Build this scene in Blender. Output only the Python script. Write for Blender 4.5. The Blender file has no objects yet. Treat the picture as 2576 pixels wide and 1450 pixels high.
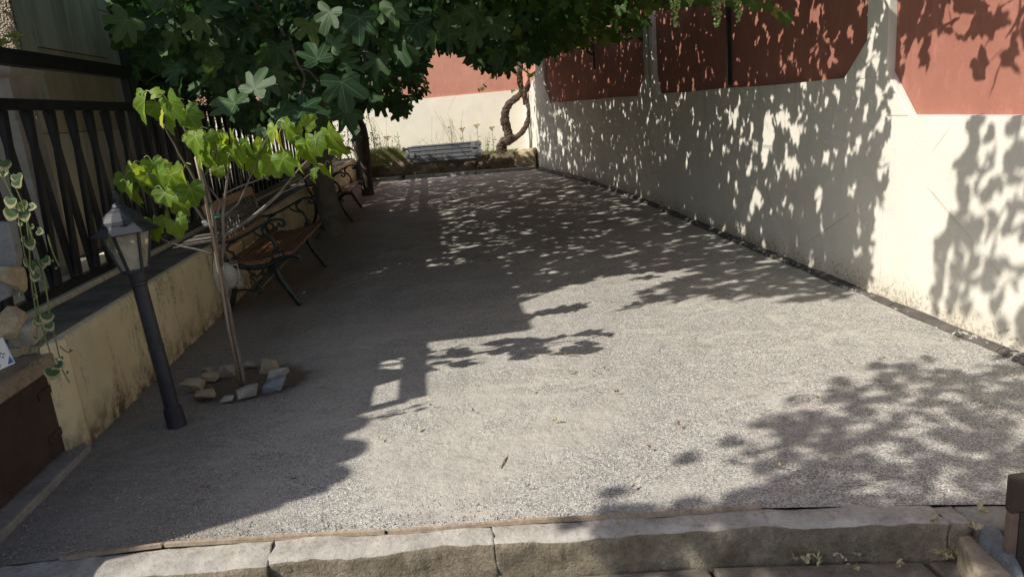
import bpy, bmesh, math, random
import numpy as np
from mathutils import Vector, Matrix
R_ = math.radians
random.seed(7); rng = np.random.default_rng(7)
S = bpy.context.scene
COL = S.collection

# ------------------------------------------------------------------ camera (measured from the vanishing points)
PW, PH, FX = 2576.0, 1450.0, 1828.877
CAMZ = 1.4
ROT = np.array([[0.99002, 0.11000, -0.08750], [-0.11145, 0.23293, -0.96609], [-0.08590, 0.96619, 0.24287]])
def _basis():
    cx, cy = PW/2, PH/2
    Y = np.array([1077-cx, -(284-cy), -FX]); Y /= np.linalg.norm(Y)
    Z = -np.array([1935-cx, -(8000-cy), -FX]); Z -= Y*(Z@Y); Z /= np.linalg.norm(Z)
    X = np.cross(Y, Z)
    return np.stack([X, Y, Z])
ROT = _basis()
CP = np.array([0, 0, CAMZ])
def ray(x, y): return ROT @ (np.array([x-PW/2, -(y-PH/2), -FX])/FX)
def GP(x, y, z=0.0):
    d = ray(x, y); return CP + d*((z-CAMZ)/d[2])
def AX(x, y, X): d = ray(x, y); return CP + d*(X/d[0])
def AY(x, y, Y): d = ray(x, y); return CP + d*(Y/d[1])
def proj(P):
    c = (np.atleast_2d(P)-CP) @ ROT
    d = -c[:, 2]
    dd = np.where(d > 0.05, d, 0.05)
    return PW/2+FX*c[:, 0]/dd, PH/2-FX*c[:, 1]/dd, d

cam = bpy.data.cameras.new('camera'); cam.sensor_width = 36; cam.lens = FX/PW*36
cam.clip_start = 0.05; cam.clip_end = 500
co = bpy.data.objects.new('camera', cam); COL.objects.link(co)
mw = Matrix([list(ROT[0])+[0], list(ROT[1])+[0], list(ROT[2])+[CAMZ], [0, 0, 0, 1]])
co.matrix_world = mw
S.camera = co

# ------------------------------------------------------------------ sun and sky
KX, KY = 1.04, 0.35                       # sunlight travels (KX, KY, -1)
LD = np.array([KX, KY, -1.0])
w = bpy.data.worlds.new('World'); S.world = w; w.use_nodes = True
nt = w.node_tree
bg = nt.nodes['Background']; sky = nt.nodes.new('ShaderNodeTexSky'); sky.sky_type = 'NISHITA'
sky.sun_disc = False
sky.sun_elevation = math.atan(1/math.hypot(KX, KY)); sky.sun_rotation = math.atan2(-KX, -KY)
sky.air_density = 1.0; sky.dust_density = 1.6; sky.ozone_density = 1.0
nt.links.new(sky.outputs[0], bg.inputs[0]); bg.inputs[1].default_value = 0.125
sl = bpy.data.lights.new('sun', 'SUN'); sl.energy = 5.0; sl.angle = R_(0.53); sl.color = (1.0, 0.945, 0.86)
so = bpy.data.objects.new('sun', sl); COL.objects.link(so)
so.rotation_euler = Vector((KX, KY, -1)).to_track_quat('-Z', 'Y').to_euler(); so.location = (-8, -3, 12)
S.view_settings.view_transform = 'Standard'; S.view_settings.look = 'None'
S.view_settings.exposure = 0.2; S.view_settings.gamma = 1.0
S.view_settings.use_curve_mapping = False
S.render.engine = 'CYCLES'
S.cycles.max_bounces = 8; S.cycles.diffuse_bounces = 4; S.cycles.transmission_bounces = 4; S.cycles.transparent_max_bounces = 8

# ------------------------------------------------------------------ helpers
def tag(o, label=None, cat=None, group=None, kind=None):
    if label: o['label'] = label
    if cat: o['category'] = cat
    if group: o['group'] = group
    if kind: o['kind'] = kind
    return o
def empty(name, loc, label=None, cat=None, group=None, kind=None, rz=0):
    o = bpy.data.objects.new(name, None); COL.objects.link(o); o.location = Vector([float(a) for a in loc]); o.rotation_euler[2] = rz
    o.empty_display_size = 0.1
    return tag(o, label, cat, group, kind)
def wpos(o):
    p = Vector((0, 0, 0)); 
    while o: p = p + o.location; o = o.parent
    return p
class MB:
    def __init__(s): s.v = []; s.f = []; s.uv = None
    def add(s, vs, fs):
        b = len(s.v); s.v += [tuple(float(c) for c in p) for p in vs]; s.f += [tuple(b+i for i in f) for f in fs]; return s
    def box(s, a, b, M=None):
        x0, y0, z0 = a; x1, y1, z1 = b
        vs = [(x0,y0,z0),(x1,y0,z0),(x1,y1,z0),(x0,y1,z0),(x0,y0,z1),(x1,y0,z1),(x1,y1,z1),(x0,y1,z1)]
        if M is not None: vs = [tuple(M @ Vector(p)) for p in vs]
        return s.add(vs, [(0,3,2,1),(4,5,6,7),(0,1,5,4),(1,2,6,5),(2,3,7,6),(3,0,4,7)])
    def bar(s, p, q, wd, h, up=(0,0,1)):
        p = Vector([float(a) for a in p]); q = Vector([float(a) for a in q]); d = (q-p).normalized(); u = Vector(up)
        sd = d.cross(u)
        if sd.length < 1e-4: sd = d.cross(Vector((1,0,0)))
        sd.normalize(); u = sd.cross(d)
        vs = []
        for c in (p, q):
            for a, b in ((-1,-1),(1,-1),(1,1),(-1,1)): vs.append(c+sd*(a*wd/2)+u*(b*h/2))
        return s.add(vs, [(0,1,2,3),(7,6,5,4),(0,4,5,1),(1,5,6,2),(2,6,7,3),(3,7,4,0)])
    def tube(s, pts, r, n=8, rough=0.0, flat=1.0):
        pts = [Vector([float(a) for a in p]) for p in pts]; m = len(pts)
        rs = r if isinstance(r, (list, tuple)) else [r]*m
        if len(rs) != m: rs = [rs[0]+(rs[-1]-rs[0])*i/(m-1) for i in range(m)]
        prev = None; vs = []
        for i, p in enumerate(pts):
            t = (pts[min(i+1, m-1)]-pts[max(i-1, 0)])
            t = t.normalized() if t.length > 1e-7 else Vector((0,0,1))
            if prev is None:
                a = Vector((0,0,1)) if abs(t.z) < .9 else Vector((1,0,0)); sd = t.cross(a).normalized()
            else:
                sd = prev-t*prev.dot(t)
                sd = sd.normalized() if sd.length > 1e-5 else t.orthogonal().normalized()
            prev = sd; u = t.cross(sd)
            for k in range(n):
                a = 2*math.pi*k/n; rr = rs[i]*(1+rough*(random.random()-.5)*2)
                vs.append(p+sd*(math.cos(a)*rr)+u*(math.sin(a)*rr*flat))
        fs = [(i*n+k, i*n+(k+1) % n, (i+1)*n+(k+1) % n, (i+1)*n+k) for i in range(m-1) for k in range(n)]
        fs.append(tuple(range(n-1, -1, -1))); fs.append(tuple((m-1)*n+k for k in range(n)))
        return s.add(vs, fs)
    def lathe(s, prof, n=16, c=(0,0,0), ax=(0,0,1), ph=0.0):
        q = Vector(ax).to_track_quat('Z', 'Y'); c = Vector([float(a) for a in c]); vs = []
        for r, z in prof:
            for k in range(n):
                a = 2*math.pi*k/n+ph; vs.append(c+q @ Vector((r*math.cos(a), r*math.sin(a), z)))
        m = len(prof)
        fs = [(i*n+k, i*n+(k+1) % n, (i+1)*n+(k+1) % n, (i+1)*n+k) for i in range(m-1) for k in range(n)]
        fs.append(tuple(range(n-1, -1, -1))); fs.append(tuple((m-1)*n+k for k in range(n)))
        return s.add(vs, fs)
    def prism(s, poly, vec):
        n = len(poly); P = [Vector([float(a) for a in p]) for p in poly]; v = Vector([float(a) for a in vec])
        return s.add(P+[p+v for p in P], [tuple(range(n-1, -1, -1)), tuple(range(n, 2*n))]+[(i, (i+1) % n, n+(i+1) % n, n+i) for i in range(n)])
    def hull(s, pts):
        bm = bmesh.new()
        for p in pts: bm.verts.new(p)
        r = bmesh.ops.convex_hull(bm, input=bm.verts)
        bmesh.ops.delete(bm, geom=[g for g in r['geom_interior'] if isinstance(g, bmesh.types.BMVert)], context='VERTS')
        bm.verts.index_update(); b = [tuple(v.co) for v in bm.verts]; f = [tuple(v.index for v in q.verts) for q in bm.faces]
        bm.free(); return s.add(b, f)
    def mesh(s, name, smooth=False, recalc=True):
        me = bpy.data.meshes.new(name); me.from_pydata(s.v, [], s.f)
        if recalc:
            bm = bmesh.new(); bm.from_mesh(me); bmesh.ops.recalc_face_normals(bm, faces=bm.faces); bm.to_mesh(me); bm.free()
        if smooth: me.polygons.foreach_set('use_smooth', [True]*len(me.polygons))
        me.update(); return me
    def build(s, name, mt, parent=None, smooth=False, bevel=0, recalc=True, label=None):
        me = s.mesh(name, smooth, recalc); me.materials.append(mt)
        o = bpy.data.objects.new(name, me); COL.objects.link(o)
        if parent is not None:
            o.parent = parent
            wp = wpos(parent)
            me.transform(Matrix.Translation(-wp))
        if bevel:
            m = o.modifiers.new('bevel', 'BEVEL'); m.width = bevel; m.segments = 2; m.limit_method = 'ANGLE'
        if label: o['label'] = label
        return o
def inst(name, me, M, parent=None):
    o = bpy.data.objects.new(name, me); COL.objects.link(o)
    if parent is not None:
        o.parent = parent; M = Matrix.Translation(-wpos(parent)) @ M
    o.matrix_basis = M
    return o
def catmull(pts, k=5):
    P = [np.array(p, float) for p in pts]; P = [2*P[0]-P[1]]+P+[2*P[-1]-P[-2]]; out = []
    for i in range(1, len(P)-2):
        for j in range(k):
            t = j/k
            out.append(0.5*((2*P[i])+(-P[i-1]+P[i+1])*t+(2*P[i-1]-5*P[i]+4*P[i+1]-P[i+2])*t*t+(-P[i-1]+3*P[i]-3*P[i+1]+P[i+2])*t**3))
    out.append(P[-2]); return out
def fbm(x, y, seed=0, oct=4):
    r = np.random.default_rng(seed); v = 0; a = 1
    for o in range(oct):
        for k in range(3):
            th = r.uniform(0, 6.28); ph = r.uniform(0, 6.28); f = 2**o*r.uniform(.7, 1.3)
            v = v+a*np.sin((x*np.cos(th)+y*np.sin(th))*f+ph)
        a *= .55
    return v/3

# ------------------------------------------------------------------ materials
class NT:
    def __init__(s, name):
        s.m = bpy.data.materials.new(name); s.m.use_nodes = True; s.t = s.m.node_tree
        s.b = s.t.nodes['Principled BSDF']; s.out = s.t.nodes['Material Output']
        s.co = s.t.nodes.new('ShaderNodeTexCoord').outputs['Object']
    def n(s, t, **kw):
        x = s.t.nodes.new(t)
        for k, v in kw.items(): setattr(x, k, v)
        return x
    def l(s, a, b): s.t.links.new(a, b)
    def mapv(s, sc=(1,1,1), loc=(0,0,0), src=None):
        m = s.n('ShaderNodeMapping'); m.inputs['Scale'].default_value = sc; m.inputs['Location'].default_value = loc
        s.l(src or s.co, m.inputs['Vector']); return m.outputs[0]
    def noise(s, scale, detail=4, rough=.6, vec=None, dist=0):
        x = s.n('ShaderNodeTexNoise'); x.inputs['Scale'].default_value = scale; x.inputs['Detail'].default_value = detail
        x.inputs['Roughness'].default_value = rough; x.inputs['Distortion'].default_value = dist
        s.l(vec or s.co, x.inputs['Vector']); return x.outputs['Fac']
    def voro(s, scale, feat='F1', vec=None, out='Distance', rnd=1):
        x = s.n('ShaderNodeTexVoronoi'); x.feature = feat; x.inputs['Scale'].default_value = scale; x.inputs['Randomness'].default_value = rnd
        s.l(vec or s.co, x.inputs['Vector']); return x.outputs[out]
    def ramp(s, fac, stops):
        x = s.n('ShaderNodeValToRGB'); e = x.color_ramp.elements
        while len(e) < len(stops): e.new(.5)
        for i, (p, c) in enumerate(stops):
            e[i].position = p; e[i].color = (*c, 1) if isinstance(c, tuple) else (c, c, c, 1)
        s.l(fac, x.inputs[0]); return x.outputs[0]
    def mix(s, fac, a, b, mode='MIX'):
        x = s.n('ShaderNodeMix'); x.data_type = 'RGBA'; x.blend_type = mode
        for inp, val in ((x.inputs[0], fac), (x.inputs[6], a), (x.inputs[7], b)):
            if hasattr(val, 'is_output'): s.l(val, inp)
            elif isinstance(val, tuple): inp.default_value = (*val, 1)
            else: inp.default_value = val
        return x.outputs[2]
    def math(s, op, a, b=0.0, c=0.0, clamp=False):
        x = s.n('ShaderNodeMath'); x.operation = op; x.use_clamp = clamp
        for i, v in enumerate((a, b, c)):
            if hasattr(v, 'is_output'): s.l(v, x.inputs[i])
            else: x.inputs[i].default_value = v
        return x.outputs[0]
    def sep(s, vec=None):
        x = s.n('ShaderNodeSeparateXYZ'); s.l(vec or s.co, x.inputs[0]); return x.outputs
    def col(s, c):
        if hasattr(c, 'is_output'): s.l(c, s.b.inputs['Base Color'])
        else: s.b.inputs['Base Color'].default_value = (*c, 1)
    def rough(s, r):
        if hasattr(r, 'is_output'): s.l(r, s.b.inputs['Roughness'])
        else: s.b.inputs['Roughness'].default_value = r
    def bump(s, h, strength=.4, dist=.01, prev=None):
        x = s.n('ShaderNodeBump'); x.inputs['Strength'].default_value = strength; x.inputs['Distance'].default_value = dist
        s.l(h, x.inputs['Height'])
        if prev is not None: s.l(prev, x.inputs['Normal'])
        s.l(x.outputs[0], s.b.inputs['Normal']); return x.outputs[0]

def simple(name, a, b, scale=6, rough=.7, bs=40, bstr=.3, bd=.004, metal=0, detail=5, lo=.35, hi=.65, sc=(1,1,1), spec=.5):
    m = NT(name); v = m.mapv(sc)
    m.col(m.ramp(m.noise(scale, detail, .65, v), [(lo, a), (hi, b)])); m.rough(rough)
    m.b.inputs['Metallic'].default_value = metal; m.b.inputs['Specular IOR Level'].default_value = spec
    if bstr: m.bump(m.noise(bs, 4, .6, v), bstr, bd)
    return m.m

# cream plaster of the right and rear walls
def plaster(name, base, dirty, pit=.7, streak=True, moldz=.22, top=None):
    m = NT(name)
    c = m.mix(m.ramp(m.noise(1.3, 5, .6), [(.35, 0.0), (.75, 1.0)]), base, tuple(x*.90 for x in base))
    c = m.mix(m.ramp(m.noise(5.5, 6, .7, m.mapv((1, 1, .55))), [(.5, 0.0), (.8, .35)]), c, dirty)
    z = m.sep()[2]
    # mould creeping up from the ground, speckled
    g = m.math('SUBTRACT', 1.0, m.math('DIVIDE', z, moldz), clamp=True)
    sp = m.ramp(m.math('ADD', m.noise(38, 5, .75), m.math('MULTIPLY', g, .22)), [(.64, 0.0), (.74, .7)])
    c = m.mix(m.math('MULTIPLY', sp, m.math('GREATER_THAN', g, .001)), c, (.115, .095, .06))
    c = m.mix(m.math('MULTIPLY', g, m.noise(3, 4)), c, (.44, .37, .26))
    if streak:
        st = m.noise(1.0, 5, .7, m.mapv((9, 9, .35)))
        tp = m.math('SUBTRACT', 1.0, m.math('DIVIDE', m.math('SUBTRACT', top or 1.38, z), .42), clamp=True)
        f = m.math('MULTIPLY', m.ramp(st, [(.56, 0.0), (.70, 1.0)]), m.math('POWER', tp, 1.6))
        c = m.mix(m.math('MULTIPLY', f, .75), c, (.10, .095, .08))
    ck = m.ramp(m.voro(.9, 'DISTANCE_TO_EDGE', m.mapv((1, 1, 1.4))), [(.0, .55), (.006, 0.0)])
    ck = m.math('MULTIPLY', ck, m.ramp(m.noise(1.1, 3), [(.5, 0.0), (.6, 1.0)])); c = m.mix(ck, c, (.22, .19, .15))
    pt = m.ramp(m.noise(.75, 3, .5, m.mapv((1, 1, 1.5), (4, 4, 4))), [(.56, 0.0), (.58, .30)]); c = m.mix(pt, c, tuple(min(1, x*1.09) for x in base))
    m.col(c); m.rough(.9); m.b.inputs['Specular IOR Level'].default_value = .2
    p = m.bump(m.noise(2.2, 4, .5), .35, .03)
    pits = m.ramp(m.voro(55, 'F1', m.mapv((1, 1, 1))), [(.0, 0.0), (.35, 1.0)])
    msk = m.ramp(m.noise(4, 3), [(.42, 0.0), (.62, 1.0)])
    h = m.mix(msk, (1, 1, 1), pits)
    p = m.bump(h, pit*.55, .004, p)
    m.bump(m.noise(60, 5, .7), pit, .006, p)
    return m.m
M_cream = plaster('cream_plaster', (.72, .685, .60), (.50, .46, .385))
M_creamB = plaster('cream_plaster_rear', (.78, .735, .62), (.60, .55, .42), .6, False)
def redmat(name, a, b):
    m = NT(name)
    c = m.mix(m.ramp(m.noise(1.6, 6, .7), [(.3, 0.0), (.75, 1.0)]), a, b)
    c = m.mix(m.ramp(m.noise(14, 6, .75, m.mapv((1, 1, .4))), [(.52, 0.0), (.78, .5)]), c, tuple(min(1, x*1.35+.03) for x in b))
    c = m.mix(m.ramp(m.noise(1.0, 5, .7, m.mapv((7, 7, .3))), [(.58, 0.0), (.8, .45)]), c, tuple(x*.5 for x in a))
    m.col(c); m.rough(.88); m.b.inputs['Specular IOR Level'].default_value = .25
    p = m.bump(m.noise(3, 4), .3, .02); m.bump(m.noise(75, 5, .7), .5, .005, p)
    return m.m
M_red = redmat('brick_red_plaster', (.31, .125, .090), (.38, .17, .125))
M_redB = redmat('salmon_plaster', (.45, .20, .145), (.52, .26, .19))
# yellowish low wall with brown-black runs
def yellowwall():
    m = NT('stained_yellow_plaster')
    c = m.mix(m.ramp(m.noise(2.5, 5), [(.35, 0.0), (.7, 1.0)]), (.82, .73, .46), (.70, .60, .35))
    st = m.noise(1.0, 6, .75, m.mapv((4.5, 4.5, 1.5)), .6)
    z = m.sep()[2]
    f = m.ramp(st, [(.50, 0.0), (.64, 1.0)])
    sp = m.ramp(m.noise(40, 6, .85), [(.46, 0.0), (.56, 1.0)])
    f2 = m.math('MULTIPLY', f, m.math('ADD', m.math('MULTIPLY', sp, .75), .14))
    c = m.mix(f2, c, (.085, .068, .042))
    g = m.math('SUBTRACT', 1.0, m.math('DIVIDE', z, .20), clamp=True)
    c = m.mix(m.math('MULTIPLY', g, m.ramp(m.noise(12, 5, .7), [(.4, .2), (.6, 1.0)])), c, (.12, .085, .05))
    e = m.math('SUBTRACT', 1.0, m.math('DIVIDE', m.math('SUBTRACT', .545, z), .03), clamp=True)
    c = m.mix(m.math('MULTIPLY', e, m.ramp(m.noise(30, 4), [(.4, 0.0), (.55, 1.0)])), c, (.58, .54, .40))
    m.col(c); m.rough(.9); m.b.inputs['Specular IOR Level'].default_value = .2
    p = m.bump(m.noise(5, 5), .5, .02); m.bump(m.noise(70, 5, .7), .5, .005, p)
    return m.m
M_yel = yellowwall()
M_cap = simple('weathered_grey_cement', (.085, .075, .06), (.18, .16, .13), 5, .9, 60, .5, .006)
def gravel():
    m = NT('grey_gravel')
    big = m.noise(.55, 5, .6, m.mapv((1, .8, 1)), .8)
    bare = m.ramp(m.math('ADD', m.math('MULTIPLY', big, .8), m.math('MULTIPLY', m.noise(4, 5, .7), .22)), [(.49, 0.0), (.57, 1.0)])
    v1 = m.voro(190, out='Color'); vs = m.n('ShaderNodeSeparateColor'); m.l(v1, vs.inputs[0])
    grain = m.ramp(vs.outputs[0], [(0, (.11, .11, .11)), (.3, (.26, .255, .24)), (.6, (.41, .395, .36)), (.82, (.55, .525, .465)), (.93, (.74, .71, .64)), (1, (.50, .39, .26))])
    v2 = m.voro(80, out='Color'); v2s = m.n('ShaderNodeSeparateColor'); m.l(v2, v2s.inputs[0])
    grain = m.mix(m.ramp(v2s.outputs[1], [(.94, 0.0), (.95, .5)]), grain, (.56, .53, .47))
    grain = m.mix(m.ramp(m.noise(2.1, 5, .7), [(.35, .35), (.65, .0)]), grain, (.36, .345, .31))
    grain = m.mix(m.ramp(m.voro(190, 'DISTANCE_TO_EDGE'), [(.0, .45), (.10, 0.0)]), grain, (.12, .115, .11))
    dust = m.mix(m.ramp(m.noise(130, 4, .8), [(.35, 0.0), (.65, 1.0)]), (.37, .35, .30), (.46, .43, .375))
    pale = m.ramp(m.noise(.9, 4, .6), [(.55, 0.0), (.75, 1.0)])
    dust = m.mix(pale, dust, (.52, .485, .42))
    part = m.math('MULTIPLY', bare, m.ramp(m.noise(26, 4, .7), [(.36, .25), (.56, .95)]))
    c = m.mix(part, grain, dust)
    tr = m.ramp(m.noise(1.0, 3, .5, m.mapv((1.1, 2.6, 1), (3.1, 0, 0)), 2.2), [(.45, 0.0), (.50, 1.0), (.55, 0.0)])
    c = m.mix(m.math('MULTIPLY', tr, m.ramp(m.noise(.8, 2), [(.42, 0.0), (.60, .5)])), c, (.53, .50, .435))
    dk = m.ramp(m.noise(1.7, 4, .65, m.mapv((1, 1, 1), (9, 2, 0))), [(.52, 0.0), (.72, .4)]); c = m.mix(dk, c, (.21, .20, .18))
    # rotted leaf crumbs
    dbg = m.ramp(m.math('ADD', m.noise(48, 3, .6), m.math('MULTIPLY', m.noise(1.6, 3), .25)), [(.78, 0.0), (.81, .75)]); c = m.mix(dbg, c, (.22, .14, .075))
    cr = m.ramp(m.noise(22, 3, .6), [(.70, 0.0), (.73, .7)]); c = m.mix(cr, c, (.17, .10, .05))
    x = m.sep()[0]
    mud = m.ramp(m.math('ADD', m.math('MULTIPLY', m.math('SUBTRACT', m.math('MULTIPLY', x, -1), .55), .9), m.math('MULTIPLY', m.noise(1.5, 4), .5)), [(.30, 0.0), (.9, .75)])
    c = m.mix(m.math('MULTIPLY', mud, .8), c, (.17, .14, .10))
    yv = m.sep()[1]; ex_ = m.math('MULTIPLY', m.math('ADD', x, 1.17), 2.3); ey_ = m.math('MULTIPLY', m.math('ADD', yv, -4.1), 2.6)
    er = m.math('ADD', m.math('SQRT', m.math('ADD', m.math('MULTIPLY', ex_, ex_), m.math('MULTIPLY', ey_, ey_))), m.math('MULTIPLY', m.noise(9, 4), .4))
    c = m.mix(m.ramp(er, [(.85, .85), (1.15, 0.0)]), c, (.12, .09, .06))
    m.col(c); m.rough(.92); m.b.inputs['Specular IOR Level'].default_value = .25
    hgt = m.ramp(m.voro(150), [(0, 1.0), (.6, 0.0)])
    hgt = m.mix(part, hgt, m.noise(130, 3))
    p = m.bump(m.noise(4.5, 6, .65), .8, .035); m.bump(hgt, .6, .004, p)
    return m.m
M_grav = gravel()
M_pebA = simple('pebble_grey', (.24, .235, .22), (.44, .42, .38), 3, .8, 90, .2, lo=.3, hi=.7)
M_pebB = simple('pebble_pale', (.42, .39, .33), (.60, .56, .50), 3, .8, 90, .2)
M_soil = simple('bed_soil', (.10, .07, .04), (.20, .15, .09), 9, .95, 30, .8, .02)
def stonemat(name, a, b, c3, sc=7, bstr=.8, bd=.02):
    m = NT(name)
    c = m.ramp(m.noise(sc, 7, .72), [(.3, a), (.52, b), (.72, c3)])
    c = m.mix(m.ramp(m.noise(sc*7, 5, .8), [(.5, 0.0), (.7, .55)]), c, tuple(x*.45 for x in a))
    m.col(c); m.rough(.92); m.b.inputs['Specular IOR Level'].default_value = .2
    p = m.bump(m.noise(sc*1.4, 6, .65), bstr, bd); m.bump(m.noise(sc*14, 5, .75), bstr, bd*.25, p)
    return m.m
M_kerb = stonemat('tan_kerb_stone', (.20, .15, .10), (.33, .275, .20), (.40, .35, .28), 4.5, .9, .02)
M_mortar = stonemat('grey_mortar', (.21, .20, .18), (.30, .285, .25), (.38, .35, .30), 6, .7, .012)
M_rub = stonemat('cemented_rubble', (.07, .055, .035), (.17, .135, .09), (.28, .22, .14), 6, 1.0, .03)
M_rockT = stonemat('tan_field_stone', (.30, .23, .13), (.44, .36, .24), (.52, .45, .33), 9, 1.0, .012)
M_rockG = stonemat('grey_field_stone', (.26, .24, .19), (.40, .37, .30), (.48, .455, .39), 9, 1.0, .012)
M_rockB = stonemat('blue_slate_stone', (.15, .165, .19), (.22, .24, .275), (.31, .33, .36), 9, .5, .008)
M_ktop = stonemat('cement_skimmed_kerb_top', (.24, .22, .19), (.39, .365, .32), (.52, .48, .42), 5, .9, .015)
M_kface = stonemat('tan_kerb_face', (.13, .105, .07), (.25, .21, .15), (.42, .37, .28), 8, 1.0, .03)
M_rockBd = stonemat('dark_blue_stone', (.09, .095, .11), (.14, .15, .17), (.20, .205, .22), 9, .7, .01)
M_step = stonemat('lower_paving', (.10, .085, .065), (.17, .145, .115), (.24, .20, .16), 5, .7, .012)
M_slab = stonemat('grey_slab', (.17, .17, .165), (.24, .24, .23), (.30, .30, .28), 3, .3, .006)
def darkkerb():
    m = NT('tarred_kerb_with_paint_drips')
    c = m.ramp(m.noise(8, 5), [(.3, (.045, .04, .036)), (.7, (.12, .105, .09))])
    f = m.ramp(m.noise(22, 5, .75, m.mapv((1, .6, 1))), [(.56, 0.0), (.60, .9)])
    c = m.mix(f, c, (.52, .50, .44)); m.col(c); m.rough(.85)
    m.bump(m.noise(14, 5), .8, .02); return m.m
M_dkerb = darkkerb()
M_black = simple('black_gloss_metal', (.010, .010, .011), (.022, .021, .021), 12, .42, 60, .15, .002)
M_fence = simple('black_fence_paint', (.007, .007, .008), (.018, .017, .016), 9, .5, 60, .2, .002)
M_lampbk = simple('black_lamp_plastic', (.013, .014, .018), (.032, .034, .042), 6, .55, 50, .2, .002)
M_iron = simple('green_black_cast_iron', (.009, .016, .014), (.03, .05, .042), 25, .38, 60, .35, .003, lo=.45, hi=.7)
def wood(name, a, b, c3, rough=.5, grain=(30, 1.2, 30)):
    m = NT(name); v = m.mapv(grain)
    c = m.ramp(m.noise(1.6, 6, .65, v, .4), [(.28, a), (.5, b), (.72, c3)])
    c = m.mix(m.ramp(m.noise(5, 4), [(.5, 0.0), (.75, .4)]), c, tuple(x*.45 for x in a))
    m.col(c); m.rough(rough); m.bump(m.noise(2, 5, .6, v), .35, .003); return m.m
M_wood = wood('varnished_slat_wood', (.10, .042, .022), (.21, .095, .048), (.32, .17, .09), .5)
M_woodP = wood('bleached_bench_wood', (.24, .13, .065), (.42, .25, .14), (.52, .36, .23), .6)
M_woodE = wood('weathered_batten', (.22, .16, .10), (.34, .26, .18), (.44, .36, .27), .8)
M_lat = simple('grey_lattice', (.10, .095, .085), (.19, .18, .155), 20, .6, 60, .3)
def glass():
    m = NT('dusty_lamp_glass'); m.b.inputs['Base Color'].default_value = (.60, .57, .46, 1); m.rough(.35)
    tb = m.n('ShaderNodeBsdfTransparent'); tb.inputs[0].default_value = (.92, .92, .88, 1)
    ms = m.n('ShaderNodeMixShader'); m.l(m.ramp(m.noise(9, 4), [(.35, .22), (.7, .5)]), ms.inputs[0])
    m.l(tb.outputs[0], ms.inputs[1]); m.l(m.b.outputs[0], ms.inputs[2]); m.l(ms.outputs[0], m.out.inputs[0]); return m.m
M_glass = glass()
M_globe = simple('frosted_bulkhead_glass', (.45, .44, .38), (.60, .58, .50), 6, .35, 40, .1)
M_bulk = simple('aged_white_bulkhead_paint', (.58, .55, .45), (.74, .70, .60), 14, .6, 50, .25)
M_bark = stonemat('fig_bark', (.13, .115, .095), (.20, .18, .15), (.27, .25, .21), 7, .5, .012)
M_barkD = stonemat('dark_fig_bark', (.055, .045, .036), (.095, .08, .063), (.14, .12, .095), 7, .6, .012)
M_barkS = simple('smooth_young_bark', (.12, .10, .08), (.235, .20, .165), 14, .8, 50, .4, .003, sc=(1, 1, .4))
def vinebark():
    m = NT('shaggy_vine_bark'); v = m.mapv((30, 30, 3))
    c = m.ramp(m.noise(1.2, 6, .75, v), [(.3, (.035, .02, .015)), (.55, (.10, .07, .052)), (.75, (.20, .16, .125))])
    m.col(c); m.rough(.95); m.bump(m.noise(1.2, 5, .7, v), 1.0, .03); return m.m
M_vbark = vinebark()
M_bamb = simple('bamboo_cane', (.26, .19, .13), (.40, .32, .24), 5, .6, 30, .2, sc=(1, 1, .2))
M_tie = simple('green_plastic_tie', (.01, .13, .07), (.02, .2, .1), 5, .4, bstr=0)
M_tape = simple('white_paper_label', (.65, .65, .65), (.75, .75, .75), 5, .6, bstr=0)
def leafmat(name, a, b, vein, trans=.35, rough=.5, tcol=None, yellow=None, veinw=.012, edge=None):
    m = NT(name)
    uvn = m.n('ShaderNodeUVMap'); uvn.uv_map = 'UVMap'
    x, y, _ = m.sep(uvn.outputs[0])
    ax = m.math('ABSOLUTE', m.math('SUBTRACT', x, .5)); yy = m.math('SUBTRACT', y, .5)
    ds = []
    for th in (0, R_(46), R_(100)):
        ds.append(m.math('ABSOLUTE', m.math('SUBTRACT', m.math('MULTIPLY', ax, math.cos(th)), m.math('MULTIPLY', yy, math.sin(th)))))
        # only the forward half of every vein line counts
        fw = m.math('ADD', m.math('MULTIPLY', ax, math.sin(th)), m.math('MULTIPLY', yy, math.cos(th)))
        ds[-1] = m.math('ADD', ds[-1], m.math('MULTIPLY', m.math('LESS_THAN', fw, 0.0), 1.0))
    d = m.math('MINIMUM', ds[0], m.math('MINIMUM', ds[1], ds[2]))
    vf = m.math('SUBTRACT', 1.0, m.math('DIVIDE', d, veinw), clamp=True)
    oi = m.math('FRACT', m.math('ADD', m.n('ShaderNodeNewGeometry').outputs['Random Per Island'], m.n('ShaderNodeObjectInfo').outputs['Random']))
    c = m.mix(oi, a, b)
    c = m.mix(m.ramp(m.noise(9, 4), [(.4, 0.0), (.75, .6)]), c, tuple(q*.6 for q in a))
    if yellow: c = m.mix(m.ramp(oi, [(.92, 0.0), (.95, .8)]), c, yellow)
    if edge:
        rr = m.math('SQRT', m.math('ADD', m.math('MULTIPLY', ax, ax), m.math('MULTIPLY', yy, yy)))
        c = m.mix(m.ramp(m.math('ADD', rr, m.math('MULTIPLY', m.noise(30), .1)), [(.235, 0.0), (.275, 1.0)]), c, edge)
    c = m.mix(m.math('MULTIPLY', vf, .7), c, vein)
    m.col(c); m.rough(rough); m.b.inputs['Specular IOR Level'].default_value = .35
    tr = m.n('ShaderNodeBsdfTranslucent')
    if tcol: tc = m.mix(.6, c, tcol)
    else: tc = c
    m.l(tc, tr.inputs[0])
    ms = m.n('ShaderNodeMixShader'); ms.inputs[0].default_value = trans
    m.l(m.b.outputs[0], ms.inputs[1]); m.l(tr.outputs[0], ms.inputs[2]); m.l(ms.outputs[0], m.out.inputs[0])
    h = m.math('MULTIPLY', vf, -1.0); m.bump(h, .3, .003)
    return m.m
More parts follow.
